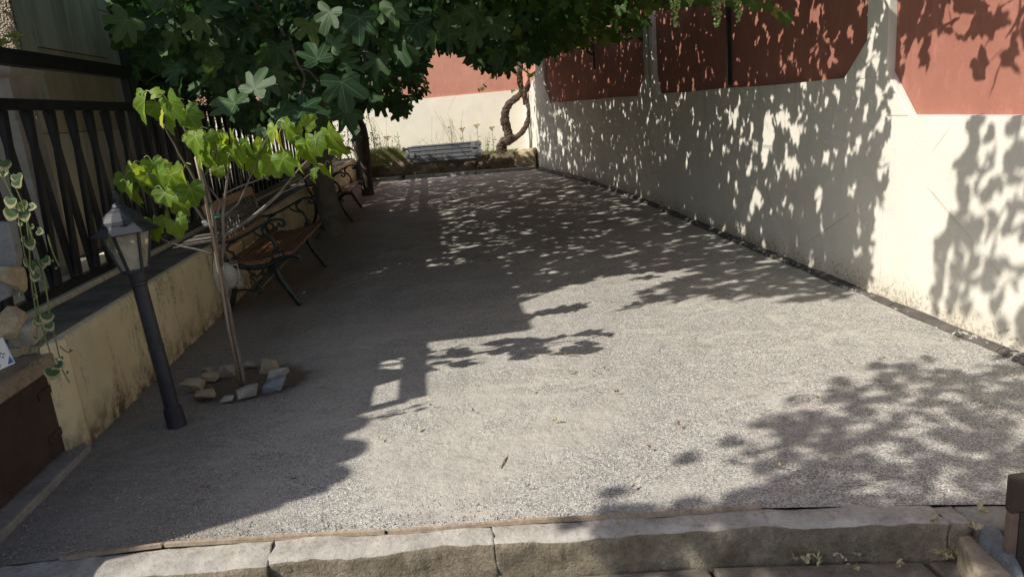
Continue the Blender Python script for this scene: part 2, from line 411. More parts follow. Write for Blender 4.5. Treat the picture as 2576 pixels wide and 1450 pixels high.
M_fig = leafmat('dark_fig_leaf', (.026, .066, .026), (.065, .125, .034), (.14, .22, .09), .28, .55, (.05, .15, .02), (.10, .15, .03))
M_figY = leafmat('young_fig_leaf', (.075, .18, .022), (.27, .37, .035), (.42, .52, .12), .5, .5, (.50, .62, .03), (.60, .52, .07))
M_vine = leafmat('grape_leaf', (.042, .10, .02), (.08, .155, .028), (.14, .21, .06), .32, .5, (.14, .30, .02), (.20, .22, .04))
M_tree = leafmat('overhanging_tree_leaf', (.03, .07, .02), (.05, .10, .03), (.07, .12, .04), .2)
M_shrub = leafmat('sunlit_shrub_leaf', (.06, .13, .02), (.11, .20, .03), (.14, .22, .06), .35, .5, (.2, .35, .03))
M_varieg = leafmat('variegated_leaf', (.055, .10, .035), (.085, .14, .045), (.12, .18, .07), .3, .4, None, None, .008, (.46, .43, .22))
M_succ = simple('succulent_leaf', (.20, .30, .06), (.36, .42, .10), 15, .45, 30, .1)
M_stemg = simple('green_stem', (.10, .14, .04), (.17, .20, .06), 8, .6, bstr=0)
M_stemy = simple('dry_stem', (.34, .26, .13), (.48, .40, .23), 8, .8, bstr=0)
M_petiole = simple('fig_leaf_stalk', (.22, .30, .07), (.32, .38, .12), 8, .6, bstr=0)
M_weed = leafmat('weed_leaf', (.10, .17, .03), (.18, .25, .05), (.2, .28, .08), .3)
M_dryleaf = simple('dry_curled_leaf', (.30, .25, .13), (.50, .46, .28), 40, .8, 60, .3)
M_brleaf = simple('brown_dead_leaf', (.10, .045, .018), (.22, .10, .04), 40, .8, 60, .3)
M_grass = simple('straw_and_grass', (.13, .20, .05), (.33, .30, .12), 5, .8, bstr=0)
M_umbel = simple('dry_umbel', (.42, .33, .13), (.58, .48, .24), 40, .9, bstr=0)
def grape():
    m = NT('green_grape'); m.col(m.ramp(m.noise(30, 2), [(.3, (.16, .24, .06)), (.7, (.28, .36, .12))])); m.rough(.35)
    m.b.inputs['Subsurface Weight'].default_value = .0; return m.m
M_grape = grape()
def alu():
    m = NT('brushed_aluminium'); m.b.inputs['Metallic'].default_value = .75
    m.col(m.ramp(m.noise(2, 4, .6, m.mapv((1, 20, 20))), [(.3, (.36, .37, .40)), (.7, (.52, .53, .56))])); m.rough(.42); return m.m
M_alu = alu()
M_aluD = simple('dull_ladder_stile', (.13, .14, .155), (.21, .22, .24), 5, .45, 60, .1, metal=.3, sc=(1, 1, 12))
M_rubber = simple('black_rubber', (.01, .01, .01), (.02, .02, .02), 5, .7, bstr=0)
def rust():
    m = NT('rusted_sheet_metal')
    c = m.ramp(m.noise(3.5, 7, .72), [(.25, (.026, .016, .012)), (.5, (.052, .032, .022)), (.75, (.085, .052, .034))])
    c = m.mix(m.ramp(m.noise(60, 4, .8), [(.60, 0.0), (.72, .4)]), c, (.18, .10, .055))
    m.col(c); m.rough(.8); m.b.inputs['Metallic'].default_value = .0
    p = m.bump(m.noise(1.6, 3), .4, .05); m.bump(m.noise(90, 4), .3, .003, p); return m.m
M_rust = rust()
M_rustD = simple('dark_rusted_box', (.022, .017, .013), (.06, .04, .026), 9, .8, 60, .3)
M_rustP = simple('pinkish_rust_primer', (.10, .06, .045), (.20, .14, .115), 5, .8, 60, .3)
def render_wall(name, a, b, streakc, amt=.7):
    m = NT(name)
    c = m.mix(m.ramp(m.noise(1.7, 6, .65), [(.35, 0.0), (.68, 1.0)]), a, b)
    st = m.ramp(m.noise(1.0, 7, .75, m.mapv((4.5, 4.5, .5)), .5), [(.46, 0.0), (.68, amt)])
    c = m.mix(st, c, streakc)
    c = m.mix(m.ramp(m.noise(50, 5, .8), [(.55, 0.0), (.7, .35)]), c, tuple(x*.5 for x in a))
    m.col(c); m.rough(.9); m.b.inputs['Specular IOR Level'].default_value = .2
    p = m.bump(m.noise(4, 5), .3, .015); m.bump(m.noise(90, 4, .7), .4, .003, p); return m.m
M_bldA = render_wall('stained_grey_render', (.58, .52, .39), (.66, .60, .47), (.20, .185, .14))
M_bldB = render_wall('stained_ochre_render', (.60, .46, .29), (.50, .385, .24), (.25, .195, .13), .6)
def pebdash():
    m = NT('pebbledash')
    v = m.voro(70); c = m.ramp(m.voro(70, out='Distance'), [(.0, (.62, .54, .43)), (.45, (.44, .37, .28)), (.8, (.14, .11, .08))])
    c = m.mix(m.ramp(m.noise(30, 4, .7), [(.5, 0.0), (.7, .5)]), c, (.28, .22, .16))
    m.col(c); m.rough(.9); m.bump(m.math('SUBTRACT', 1.0, v), 1.0, .012); return m.m
M_peb = pebdash()
M_dark = simple('dark_painted_shutter', (.016, .016, .016), (.035, .033, .03), 4, .6, 30, .2)
M_brown = render_wall('brown_pilaster', (.26, .18, .11), (.34, .24, .15), (.10, .08, .05))
M_mid = render_wall('dark_grey_render', (.11, .105, .09), (.15, .14, .12), (.03, .03, .026))
M_planter = simple('pale_cast_stone', (.40, .36, .29), (.55, .50, .42), 8, .8, 60, .4)
M_card = simple('printed_card_cream', (.62, .58, .48), (.70, .66, .56), 6, .5, bstr=0)
M_cardE = simple('card_edge_blue', (.40, .45, .58), (.45, .50, .62), 6, .5, bstr=0)
M_inkR = simple('red_ink', (.35, .03, .03), (.4, .05, .05), 5, .5, bstr=0)
M_inkB = simple('blue_ink', (.03, .06, .28), (.04, .08, .33), 5, .5, bstr=0)
M_inkK = simple('dark_ink', (.08, .07, .06), (.1, .09, .08), 5, .5, bstr=0)
M_refl = simple('red_reflector', (.45, .03, .02), (.5, .05, .03), 5, .3, bstr=0)
M_silver = simple('silver_mudguard', (.45, .46, .48), (.55, .56, .58), 5, .3, bstr=0, metal=.6)
M_lowg = simple('far_paving', (.16, .14, .11), (.24, .21, .17), 2, .9, 40, .4)

# ------------------------------------------------------------------ setting: ground
mb = MB(); mb.add([(-60,-60,-.36),(60,-60,-.36),(60,90,-.36),(-60,90,-.36)], [(0,1,2,3)])
tag(mb.build('ground', M_lowg), kind='structure', label='paved ground around the terrace')
# kerb line (rear edge), measured: left to right
KL = [GP(-60,1425), GP(430,1366), GP(970,1331), GP(1540,1296), GP(1900,1272), GP(2300,1264), GP(2600,1262)]
def kerbY(X): return float(np.interp(X, [p[0] for p in KL], [p[1] for p in KL]))
# right wall line in plan
WP = [(0.8, 2.73), (4.5, 2.73), (7.3, 2.75), (10.3, 2.775), (13.0, 2.63), (15.6, 2.32), (17.6, 2.17)]
def wallX(Y): return float(np.interp(Y, [a for a, b in WP], [b for a, b in WP]))
gx = np.linspace(-1.95, 2.9, 120)
NY = 260
XX, TT = np.meshgrid(gx, np.linspace(0, 1, NY)); Y0_ = np.interp(XX, [p[0] for p in KL], [p[1] for p in KL]); YY = Y0_-.0125+(17.3-Y0_)*TT**1.5
ZZ = (.010*fbm(XX*1.2, YY*1.2, 3, 4)+.005*fbm(XX*6., YY*6., 5, 3))*np.minimum(1, (YY-Y0_)*3)
ZZ -= .02*(np.hypot((XX+1.2)/.40, (YY-4.1)/.34) < 1)
verts = np.stack([XX.ravel(), YY.ravel(), ZZ.ravel()], 1)
nx = len(gx)
mb = MB(); mb.add(verts, [(j*nx+i, j*nx+i+1, (j+1)*nx+i+1, (j+1)*nx+i) for j in range(NY-1) for i in range(nx-1)])
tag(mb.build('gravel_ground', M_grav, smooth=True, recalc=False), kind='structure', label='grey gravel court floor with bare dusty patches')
# loose pebbles: real geometry on top of the sheet
def pebbles(name, n, mt, s0, s1, seed, label):
    r = np.random.default_rng(seed); base = np.array([(1,0,0),(-.5,.87,0),(-.5,-.87,0),(0,0,.8),(.2,.1,-.6)])
    F = [(0,1,3),(1,2,3),(2,0,3),(1,0,4),(2,1,4),(0,2,4)]
    X = r.uniform(-1.75, 2.6, n); Y = np.interp(X, [p[0] for p in KL], [p[1] for p in KL])+.02+(r.random(n)**1.9)*8
    ok = (fbm(X*1.3, Y*1.3, 11, 3) < .5) | (r.random(n) > .7); X, Y = X[ok], Y[ok]; n = len(X)
    sz = r.uniform(s0, s1, n); a = r.uniform(0, 6.28, n); st = r.uniform(.6, 1.4, n); zo = .010*fbm(X*1.2, Y*1.2, 3, 4)+sz*.25
    x = base[None, :, 0]*(sz*st)[:, None]; y = base[None, :, 1]*sz[:, None]; z = base[None, :, 2]*sz[:, None]*r.uniform(.5, .9, (n, 5))
    V = np.stack([X[:, None]+x*np.cos(a)[:, None]-y*np.sin(a)[:, None], Y[:, None]+x*np.sin(a)[:, None]+y*np.cos(a)[:, None], z+zo[:, None]], 2).reshape(-1, 3).tolist()
    FF = [tuple(5*i+k for k in f) for i in range(n) for f in F]
    m = MB(); m.v = V; m.f = FF
    tag(m.build(name, mt, recalc=False), label, 'gravel', kind='stuff')
pebbles('loose_gravel', 9000, M_pebA, .0025, .006, 1, 'loose grey gravel chips scattered over the court')
pebbles('pale_gravel', 1500, M_pebB, .002, .0045, 2, 'loose pale gravel chips scattered over the court')

# terrace behind the fence
mb = MB().box((-14, 3.0, .30), (-2.62, 19, .50)); tag(mb.build('upper_terrace', M_cap), kind='structure', label='cement terrace behind the black fence')

# ------------------------------------------------------------------ front kerb
kb = empty('front_kerb', GP(1288,1330), 'long tan stone kerb running across the bottom of the picture', 'kerb')
DZ = -.005
def kfront(X): return kerbY(X)-np.interp(X, [-1.6, -.77, -.13, 1.6], [.20, .155, .118, .112])
def rough_block(x0, x1, zt, zb, ysh, seed, nxx=24):
    prof = [(0, 0), (.3, .004), (.6, .004), (.85, .0), (.97, -.008), (1.02, -.022), (1.03, -.05), (1.04, -.08), (1.03, -.11), (1.06, -.15), (1.10, zb-zt)]
    vs = []
    for i in range(nxx+1):
        X = x0+(x1-x0)*i/nxx; ya = kerbY(X)-.011; yb = kfront(X)+ysh
        edge = 0
        for k, (t, z) in enumerate(prof):
            n = .012*float(fbm(np.array(X*11.), np.array(t*6+z*34.), seed, 5))+.005*float(fbm(np.array(X*47.), np.array(z*90.), seed+9, 3))
            n2 = .007*float(fbm(np.array(X*16.), np.array(t*9.+z*30), seed+5, 4))
            vs.append((X+n*.3, ya+(yb-ya)*t+edge-n*(1 if k > 2 else .2), zt+z+n2-edge*.6))
    m = len(prof)
    fs = [(i*m+k, i*m+k+1, (i+1)*m+k+1, (i+1)*m+k) for i in range(nxx) for k in range(m-1)]
    fs += [tuple(range(m-1, -1, -1)), tuple(nxx*m+k for k in range(m))]
    r_ = MB().add(vs, fs); r_.m = m; return r_
def kstone(x0, x1, zt, ysh, seed, nxx, name, top, face, label=None):
    mb_ = rough_block(x0, x1, zt, -.345, ysh, seed, nxx); o = mb_.build(name, top, kb, smooth=True, label=label); o.data.materials.append(face)
    for i, p in enumerate(o.data.polygons):
        if i >= nxx*(mb_.m-1): p.use_smooth = False
        if i < nxx*(mb_.m-1) and i % (mb_.m-1) >= 4 or i >= nxx*(mb_.m-1): p.material_index = 1
    return o
xs = [-1.95, -.70, .06, 1.505]
for i in range(3):
    kstone(xs[i]+.0004, xs[i+1]-.0004, DZ+[-.003, .0, .001][i], [0, .004, .0][i], 20+i, [150, 90, 170][i], 'kerb_stone', M_ktop, M_kface)
kstone(1.508, 1.575, DZ-.004, .002, 31, 6, 'kerb_stone', M_ktop, M_kface, 'narrow cracked wedge at the right end of the kerb')
rough_block(1.58, 2.75, DZ-.006, -.12, .01, 37, 30).build('mortar_end', M_mortar, kb, smooth=True, label='rough grey mortar bed right of the last kerb stone')
# mortar ribbon between the stones and the timber edge
we = empty('timber_edging', GP(970,1330), 'thin weathered timber edging between gravel and stone kerb', 'edging')
for a, b in (((-1.45), (-1.10)), (-1.09, -.31), (-.30, .46), (.47, .98)):
    pts = [(X, kerbY(X)-.014+.004*math.sin(X*9), .004+.003*math.sin(X*5)) for X in np.linspace(a+.001, b-.001, 7)]
    m = MB()
    for p, q in zip(pts[:-1], pts[1:]): m.bar(p, q, .013, .014)
    m.build('batten', M_woodE, we)
# lower paving with slabs
lp = empty('lower_step', (0.6, 1.2, -.35), 'brown stone step slabs below the kerb', 'step')
for i, (a, b) in enumerate(((-2.6, -1.1), (-1.08, -.2), (-.18, .75), (.77, 1.42), (1.44, 2.1))):
    pts = [(a, 0.3, -.35), (b, .3, -.35), (b, kfront(b)-.014, -.35), (a, kfront(a)-.014, -.35)]
    MB().prism(pts, (0, 0, .215)).build('paving_slab', M_step, lp, bevel=.008)

# ------------------------------------------------------------------ right boundary wall
def ribbon(Y0, Y1, zf, dx0, dx1, step=.35):
    """solid following the wall line from z0(Y) to z1(Y)"""
    n = max(2, int((Y1-Y0)/step)+1); ys = np.linspace(Y0, Y1, n); vs = []
    for Y in ys:
        X = wallX(Y); z0, z1 = zf(Y)
        vs += [(X+dx0, Y, z0), (X+dx0, Y, z1), (X+dx1, Y, z1), (X+dx1, Y, z0)]
    fs = []
    for i in range(n-1):
        b = i*4
        for k in range(4): fs.append((b+k, b+(k+1) % 4, b+4+(k+1) % 4, b+4+k))
    fs += [(3, 2, 1, 0), tuple((n-1)*4+k for k in range(4))]
    return MB().add(vs, fs)
rw = empty('right_wall', (2.8, 8, 0), 'long cream and brick red garden wall along the right side of the court', 'wall')
def ctop(Y): return 1.15 if Y < 4.1 else 1.375
ribbon(.8, 4.22, lambda Y: (-.4, 1.15), 0, .28).build('cream_base', M_cream, rw, label='near lower stretch of the cream base')
ribbon(4.222, 17.5, lambda Y: (-.4, 1.381+.004*math.sin(Y*3)), 0, .28).build('cream_base', M_cream, rw, label='far higher stretch of the cream base')
ribbon(.8, 4.30, lambda Y: (1.0, 4.2), .05, .26).build('red_panel', M_red, rw)
ribbon(4.302, 8.95, lambda Y: (1.2, 4.2), .052, .26).build('red_panel', M_red, rw)
ribbon(8.952, 15.3, lambda Y: (1.2, 4.2), .05, .26).build('red_panel', M_red, rw)
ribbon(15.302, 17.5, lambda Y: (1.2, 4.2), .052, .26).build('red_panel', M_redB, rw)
def pillar(y0, y1, fl_n, fl_f, lab=None):
    # y0 near edge, y1 far edge; flare points (Y, z at start, Y end, z end)
    poly = [(y0, 4.2), (y0, fl_n[0]), (fl_n[1], fl_n[2]), (y0-.002, fl_n[2]), (y0-.002, fl_f[2]), (fl_f[1], fl_f[2]), (y1, fl_f[0]), (y1, 4.2)]
    P = [(wallX(Y)-.004, Y, z) for Y, z in poly]
    MB().prism(P, (.055, 0, 0)).build('pillar', M_cream, rw, bevel=.006, label=lab)
pillar(4.225, 4.443, (1.40, 4.00, 1.146), (1.60, 4.705, 1.372), 'nearest flared cream pillar')
pillar(8.95, 9.33, (1.62, 8.81, 1.37), (1.62, 9.70, 1.372), 'middle flared cream pillar')
pillar(15.05, 15.6, (1.72, 14.7, 1.37), (2.1, 17.0, 1.372), 'far flared cream pillar by the corner')
rk = empty('side_kerb', (2.65, 6, 0), 'low dark kerb with white paint drips along the foot of the right wall', 'kerb')
yy = 2.2
while yy < 15.8:
    L = random.uniform(.8, 1.3); y1 = min(yy+L, 15.85); n = 8; vs = []
    for i in range(n+1):
        Y = yy+.004+(y1-yy-.008)*i/n; X = wallX(Y); j = .008*math.sin(Y*7)+.006*math.sin(Y*17)
        wd = .065+j*.8+(.06 if Y > 12 else 0); h = .022+.4*j+(.02 if Y > 12 else 0)
        vs += [(X-wd, Y, -.06), (X-wd+.008, Y, h-.012), (X-wd+.03, Y, h), (X+.004, Y, h+.006), (X+.004, Y, -.06)]
    fs = [(i*5+k, i*5+k+1, (i+1)*5+k+1, (i+1)*5+k) for i in range(n) for k in range(4)]+[(4,3,2,1,0), tuple(n*5+k for k in range(5))]
    MB().add(vs, fs).build('kerb_length', M_dkerb, rk)
    yy = y1

# ------------------------------------------------------------------ rear wall, bed, rubble wall
def bl(t): return np.array([2.2, 17.25])*(1-t)+np.array([-9.5, 20.9])*t
bw = empty('rear_wall', (-1, 18.4, 0), 'sunlit cream and salmon wall closing the far end of the court', 'wall')
def bwall(z0, z1, off, mt, nm):
    a, b = bl(0), bl(1); d = (b-a)/np.linalg.norm(b-a); nrm = np.array([-d[1], d[0]]);  nrm = -nrm if nrm[1] < 0 else nrm
    p0 = a+nrm*off; p1 = b+nrm*off; q = nrm*.25
    MB().prism([(p0[0], p0[1], z0), (p1[0], p1[1], z0), (p1[0]+q[0], p1[1]+q[1], z0), (p0[0]+q[0], p0[1]+q[1], z0)], (0, 0, z1-z0)).build(nm, mt, bw)
bwall(-.3, 1.74, 0, M_creamB, 'cream_base'); bwall(1.6, 4.2, .03, M_redB, 'salmon_panel')
SW0, SW1 = np.array([2.22, 16.02]), np.array([-2.0, 17.25])
bedp = [(2.3, 16.1), (2.25, 17.4), (-2.6, 18.9), (-2.6, 17.5), (-2.0, 17.3)]
mb = MB().prism([(x, y, -.1) for x, y in bedp], (0, 0, .44)); tag(mb.build('planting_bed', M_soil), kind='structure', label='raised soil bed behind the rubble wall')
rb = empty('rubble_wall', (.3, 16.5, 0), 'low cemented rubble retaining wall in front of the far bed', 'wall')
def rubble(t0, t1, h0, h1, seed, name, mt, thick=.26, lab=None, nx=46, nz=12):
    vs = []; d = SW1-SW0; L = np.linalg.norm(d); u = d/L; nrm = np.array([u[1], -u[0]]);  nrm = nrm if nrm[1] < 0 else -nrm
    prof = [(0, f) for f in np.linspace(0, 1, nz)]+[(g, 1) for g in (.33, .66, 1)]
    for i in range(nx+1):
        t = t0+(t1-t0)*i/nx; h = h0+(h1-h0)*i/nx
        h += .02*float(fbm(np.array(t*L*2.5), np.array(0.), seed, 4))
        for (g, f) in prof:
            e = .06*float(fbm(np.array(t*L*4.5), np.array(f*h*9.), seed, 5)); rd = -.06*max(0, f-.7)/.3
            p = SW0+d*t+nrm*(e+rd-g*thick+.0)
            vs.append((p[0], p[1], -.05+(h+.05)*f+(.015*float(fbm(np.array(t*L*6), np.array(g*3.), seed+2, 3)) if f == 1 else 0)))
    m = len(prof)
    fs = [(i*m+k, i*m+k+1, (i+1)*m+k+1, (i+1)*m+k) for i in range(nx) for k in range(m-1)]+[tuple(range(m)), tuple(nx*m+k for k in range(m-1, -1, -1))]
    MB().add(vs, fs).build(name, mt, rb, smooth=True, label=lab)
rubble(.30, 1, .40, .43, 41, 'rubble_face', M_rub)
rubble(.10, .305, .41, .38, 47, 'rubble_face', M_rockT if False else M_rub, .28)
rubble(0.0, .104, .47, .42, 52, 'end_stone', M_rockT, .3, 'larger tan stone at the right end against the wall', 14)
ks = empty('slab_kerb', (.6, 16.2, 0), 'row of low grey slabs at the foot of the rubble wall', 'kerb')
for a, b, o in ((.01, .30, .17), (.305, .52, .21), (.53, .68, .12), (.70, .95, .24)):
    d = SW1-SW0; u = d/np.linalg.norm(d); nn = np.array([u[1], -u[0]]); nn = nn if nn[1] < 0 else -nn
    p, q = SW0+d*a, SW0+d*b
    MB().prism([(*(p-nn*.02), -.03), (*(p+nn*o), -.03), (*(q+nn*o), -.03), (*(q-nn*.02), -.03)], (0, 0, .10)).build('kerb_slab', M_mortar, ks, bevel=.012)

# ------------------------------------------------------------------ left low wall, ledge, rusty panel
lw = empty('low_wall', (-2.1, 8, 0), 'stained yellow plaster plinth wall carrying the black fence', 'wall')
vs = []; ys = np.linspace(3.36, 17.4, 60)
for Y in ys:
    j = .004*math.sin(Y*6); X = -1.79+j-(.0)
    vs += [(X-.0, Y, -.05), (X-.004, Y, .50), (X-.014, Y, .538), (X-.035, Y, .545), (X-.345, Y, .548), (X-.345, Y, -.05)]
n = len(ys)
fs = [(i*6+k, i*6+k+1, (i+1)*6+k+1, (i+1)*6+k) for i in range(n-1) for k in range(5)]+[(5,4,3,2,1,0), tuple((n-1)*6+k for k in range(6))]
MB().add(vs, fs).build('plaster_body', M_yel, lw)
MB().box((-2.15, 3.30, .549), (-1.835, 17.3, .553)).build('cement_cap', M_cap, lw)
MB().box((-2.60, 3.36, -.05), (-2.137, 17.4, .582)).build('fence_plinth', M_yel, lw, bevel=.008)
bx = empty('meter_cabinet', (-1.85, 2.9, 0), 'rusty metal hatch set in the near end of the plinth wall', 'hatch')
MB().box((-2.4, 1.7, .43), (-1.80, 3.355, .505)).build('concrete_sill', M_kerb, bx, bevel=.012)
MB().box((-1.88, 1.7, .045), (-1.835, 3.352, .428)).build('metal_door', M_rust, bx, bevel=.003)
MB().box((-2.0, 1.7, -.05), (-1.74, 3.36, .035)).build('concrete_threshold', M_mortar, bx, bevel=.01)
MB().prism([(-1.835, 3.30, -.03), (-1.785, 3.36, -.03), (-1.775, 3.42, -.03), (-1.79, 3.47, -.03), (-1.87, 3.47, -.03)], (0, 0, .573)).build('plaster_return', M_yel, bx, bevel=.015)
for zc in (.335, .13):
    h = MB().bar((-1.832, 3.20, zc), (-1.832, 3.35, zc+.012), .008, .035)
    for q in (.03, .075, .12): h.lathe([(.006, 0), (.006, .004), (.002, .006)], 8, (-1.829, 3.20+q, zc+.002), (1, 0, 0))
    h.build('hinge', M_rust, bx)

# ------------------------------------------------------------------ fence
FXX = -2.2
fe = empty('metal_fence', (FXX, 9, .585), 'black metal fence of crossing slanted bars on the plinth wall', 'fence')
Y0F, Y1F = 2.86, 16.9
def rail(z0, z1, nm, wdt=.05, a=Y0F, b=Y1F): MB().box((FXX-wdt/2, a, z0), (FXX+wdt/2, b, z1)).build(nm, M_fence, fe, bevel=.004)
rail(1.84, 1.925, 'top_beam', .07); rail(1.605, 1.665, 'upper_rail', .05); rail(.586, .63, 'bottom_rail', .05)
for Y in (Y0F, 5.9, 8.5, 11.3, 14.1, Y1F):
    MB().box((FXX-.028, Y-.028, .584), (FXX+.028, Y+.028, 1.838)).build('post', M_fence, fe, bevel=.004)
bmsh = {}
SP = .2515; i = 0; Yt = 4.408-SP*6
mA = MB().bar((0, 0, -.52), (0, SP/2-.008, .0), .016, .026, up=(0,1,0)).bar((0, SP/2-.008, 0), (0, SP-.016, .52), .016, .026, up=(0,1,0))
def bar_mesh(sign):
    m = MB(); h = .975/2; dy = SP/2*sign/2
    m.bar((0.013*sign, -dy, -h), (0.013*sign, dy, h), .050, .025, up=(1,0,0))
    me = m.mesh('picket'); me.materials.append(M_fence); return me
BA, BB = bar_mesh(1), bar_mesh(-1)
while Yt < Y1F:
    for me, sg in ((BA, 1), (BB, -1)):
        yc = Yt-sg*SP/4
        if yc-.1 > Y0F and yc+.1 < Y1F:
            inst('picket', me, Matrix.Translation((FXX, yc, 1.1175)), fe)
    Yt += SP

# ------------------------------------------------------------------ building on the left
BX = -3.0
YC = 6.19; YE = 8.02
bd = empty('house', (BX-1, 8, .5), 'stained rendered house behind the fence on the left', 'house')
HT = 2.80
MB().box((-7, YC+.002, .3), (BX-.03, 9.95, HT)).build('wall_core', M_bldA, bd)
MB().box((-6.9, YC-.03, 1.50), (BX-.002, YC, HT)).build('pebbledash_panel', M_peb, bd, bevel=.006)
MB().box((-6.9, YC-.02, .3), (BX-.002, YC, 1.492)).build('plain_panel', M_bldA, bd, bevel=.006)
# +X faces: strips divided by joints
yj = 7.74
zj0, zj1 = 1.50, 2.17
def pan(y0, y1, z0, z1, mt): MB().box((BX-.029, y0+.004, z0+.004), (BX, y1-.004, z1-.004)).build('render_panel', mt, bd, bevel=.004)
pan(YC, 6.42, zj0, HT, M_bldA)
pan(6.42, yj, zj1, HT, M_bldA); pan(6.42, 7.16, zj0, zj1, M_bldB); pan(7.16, yj, zj0, zj1, M_bldB)
pan(yj, YE, zj0, 2.62, M_bldA); pan(yj, YE, 2.62, HT, M_bldA)
pan(YC, 6.9, .45, zj0, M_bldA); pan(6.9, 7.5, .45, zj0, M_bldA); pan(7.5, YE, .45, zj0, M_bldA)
MB().box((BX-.25, YE+.01, .3), (BX-.029, 8.5, HT)).build('recess_wall', M_mid, bd)
sh = MB().box((BX-.028, 8.45, .4), (BX-.01, 9.05, HT)); sh.build('shutter', M_dark, bd)
for k in range(9):
    MB().box((BX-.0095, 8.48+k*.062, .42), (BX+.012, 8.515+k*.062, HT-.02)).build('shutter_rib', M_dark, bd)
MB().box((BX-.028, 9.06, .4), (BX+.0, 9.9, HT)).build('pilaster', M_brown, bd, bevel=.01)
MB().box((-7.2, YC-.1, HT+.002), (BX+.03, 10.0, HT+.06)).build('roof', M_mid, bd)

# unseen wall and slab outside the frame, shaped and added to throw the long shade
nw = empty('shade_wall', (-3.5, 3.4, 0), 'unseen tall wall left of the court, shaped to throw its shade', 'wall')
MB().box((-3.62, 1.68, -.3), (-3.40, 5.35, 2.76)).build('wall_body', M_bldA, nw, bevel=.02)
MB().box((-3.62, 3.16, 2.762), (-3.40, 4.40, 2.978)).build('shade_upstand', M_bldA, nw, bevel=.02)  # unseen upstands added to block sun passing over the wall
MB().box((-3.62, 4.86, 2.762), (-3.40, 5.35, 2.978)).build('shade_upstand', M_bldA, nw, bevel=.02)
for yk, rr, hh_ in ((1.80, .10, .10), (2.02, .13, .125), (2.30, .11, .13), (2.55, .14, .06), (2.85, .16, .03)):
    MB().lathe([(rr*.55, -.02), (rr*.8, .02), (rr, .3*hh_), (rr*.95, .6*hh_), (rr*.6, .9*hh_), (0.01, hh_)], 14, (-3.50, yk, 2.765)).build('shadow_mound', M_planter, nw, smooth=True)  # unseen mounds added to round the wall's shadow edge
m = MB(); m.box((-3.60, 1.66, 1.0), (-3.40, 1.679, 2.6)); m.build('wall_end', M_bldA, nw, bevel=.01)
ca = empty('shade_slab', (-3.0, 4.3, 3.0), 'unseen flat slab added above the left fence to shade the court', 'canopy')  # unseen slab added and sized for the shade it throws
MB().box((-3.62, 3.39, 2.98), (-2.66, 5.7, 3.06)).build('slab', M_mid, ca, bevel=.01)
MB().box((-3.52, 4.5, 2.762), (-3.43, 4.6, 2.979)).build('bracket', M_black, ca)

# ------------------------------------------------------------------ foliage machinery
def outline(kind, n=30, rs=None):
    rs = rs or random; pts = []
    if kind == 'fig':
        lob = [(0, 1.04, 19), (50, .93, 18), (-50, .93, 18), (104, .70, 22), (-104, .70, 22)]; base = .36
        lob = [(a+rs.uniform(-4, 4), l*rs.uniform(.88, 1.08), w_*rs.uniform(.9, 1.35)) for a, l, w_ in lob]
    elif kind == 'figy':
        lob = [(0, 1.0, 30), (50, .84, 24), (-50, .84, 24), (108, .66, 34), (-108, .66, 34)]; base = .50
        lob = [(a+rs.uniform(-4, 4), l*rs.uniform(.9, 1.08), w_*rs.uniform(.9, 1.2)) for a, l, w_ in lob]
    elif kind == 'grape':
        lob = [(0, .80, 24), (52, .74, 23), (-52, .74, 23), (108, .58, 24), (-108, .58, 24)]; base = .42
        lob = [(a+rs.uniform(-4, 4), l*rs.uniform(.92, 1.06), w_) for a, l, w_ in lob]
    elif kind == 'heart':
        return [(0, -.02), (.22, -.16), (.42, -.05), (.47, .18), (.36, .42), (.16, .60), (0, .68), (-.16, .60), (-.36, .42), (-.47, .18), (-.42, -.05), (-.22, -.16)]
    elif kind == 'lance':
        return [(0, 0), (.12, .15), (.17, .4), (.12, .7), (0, 1.0), (-.12, .7), (-.17, .4), (-.12, .15)]
    for i in range(n):
        th = -168+336*i/(n-1); r = base
        for a, l, w_ in lob: r = max(r, base+(l-base)*(math.exp(-((th-a)/w_)**4*.8)*(1-.12*((th-a)/w_)**2) if kind == 'fig' else math.exp(-((th-a)/w_)**2*.85)))
        if kind == 'grape': r *= (1+.07*(-1)**i)
        else: r *= 1+.03*(-1)**i
        if abs(th) > 130: r *= .35+.65*max(0, (168-abs(th))/38)
        pts.append((r*math.sin(R_(th)), r*math.cos(R_(th))))
    return pts
def leaf_arrays(kind, seed, fold=.18, droop=.35, n=30, ring=True):
    """returns verts (k,3), tris (m,3), uv (k,2). petiole joint at the origin, tip along +Y, face +Z"""
    rs = random.Random(seed); o = outline(kind, n, rs)
    sx = 1.0
    V = [(0, 0, 0)]; UV = [(.5, .5)]; n = len(o); T = []
    if kind in ('fig', 'figy'): sc = 1/1.1
    elif kind == 'grape': sc = 1/1.1
    else: sc = 1.0
    wob = rs.uniform(0, 6.28); curl = rs.uniform(.6, 1.5)
    def zz(x, y):
        r2 = x*x+y*y
        return fold*abs(x)-droop*curl*r2*.5+.05*math.sin(6*math.atan2(x, y)+wob)*math.sqrt(r2)
    rings = (.55, 1.0) if ring else (1.0,)
    for q in rings:
        for x, y in o:
            x *= q*sc; y *= q*sc; V.append((x, y, zz(x, y))); UV.append((.5+x*.5, .5+y*.5))
    closed = kind in ('heart', 'lance')
    rng_ = range(n) if closed else range(n-1)
    for i in rng_:
        j = (i+1) % n; T.append((0, 1+j, 1+i))
        if ring: T += [(1+i, 1+j, 1+n+j), (1+i, 1+n+j, 1+n+i)]
    return np.array(V), np.array(T), np.array(UV)
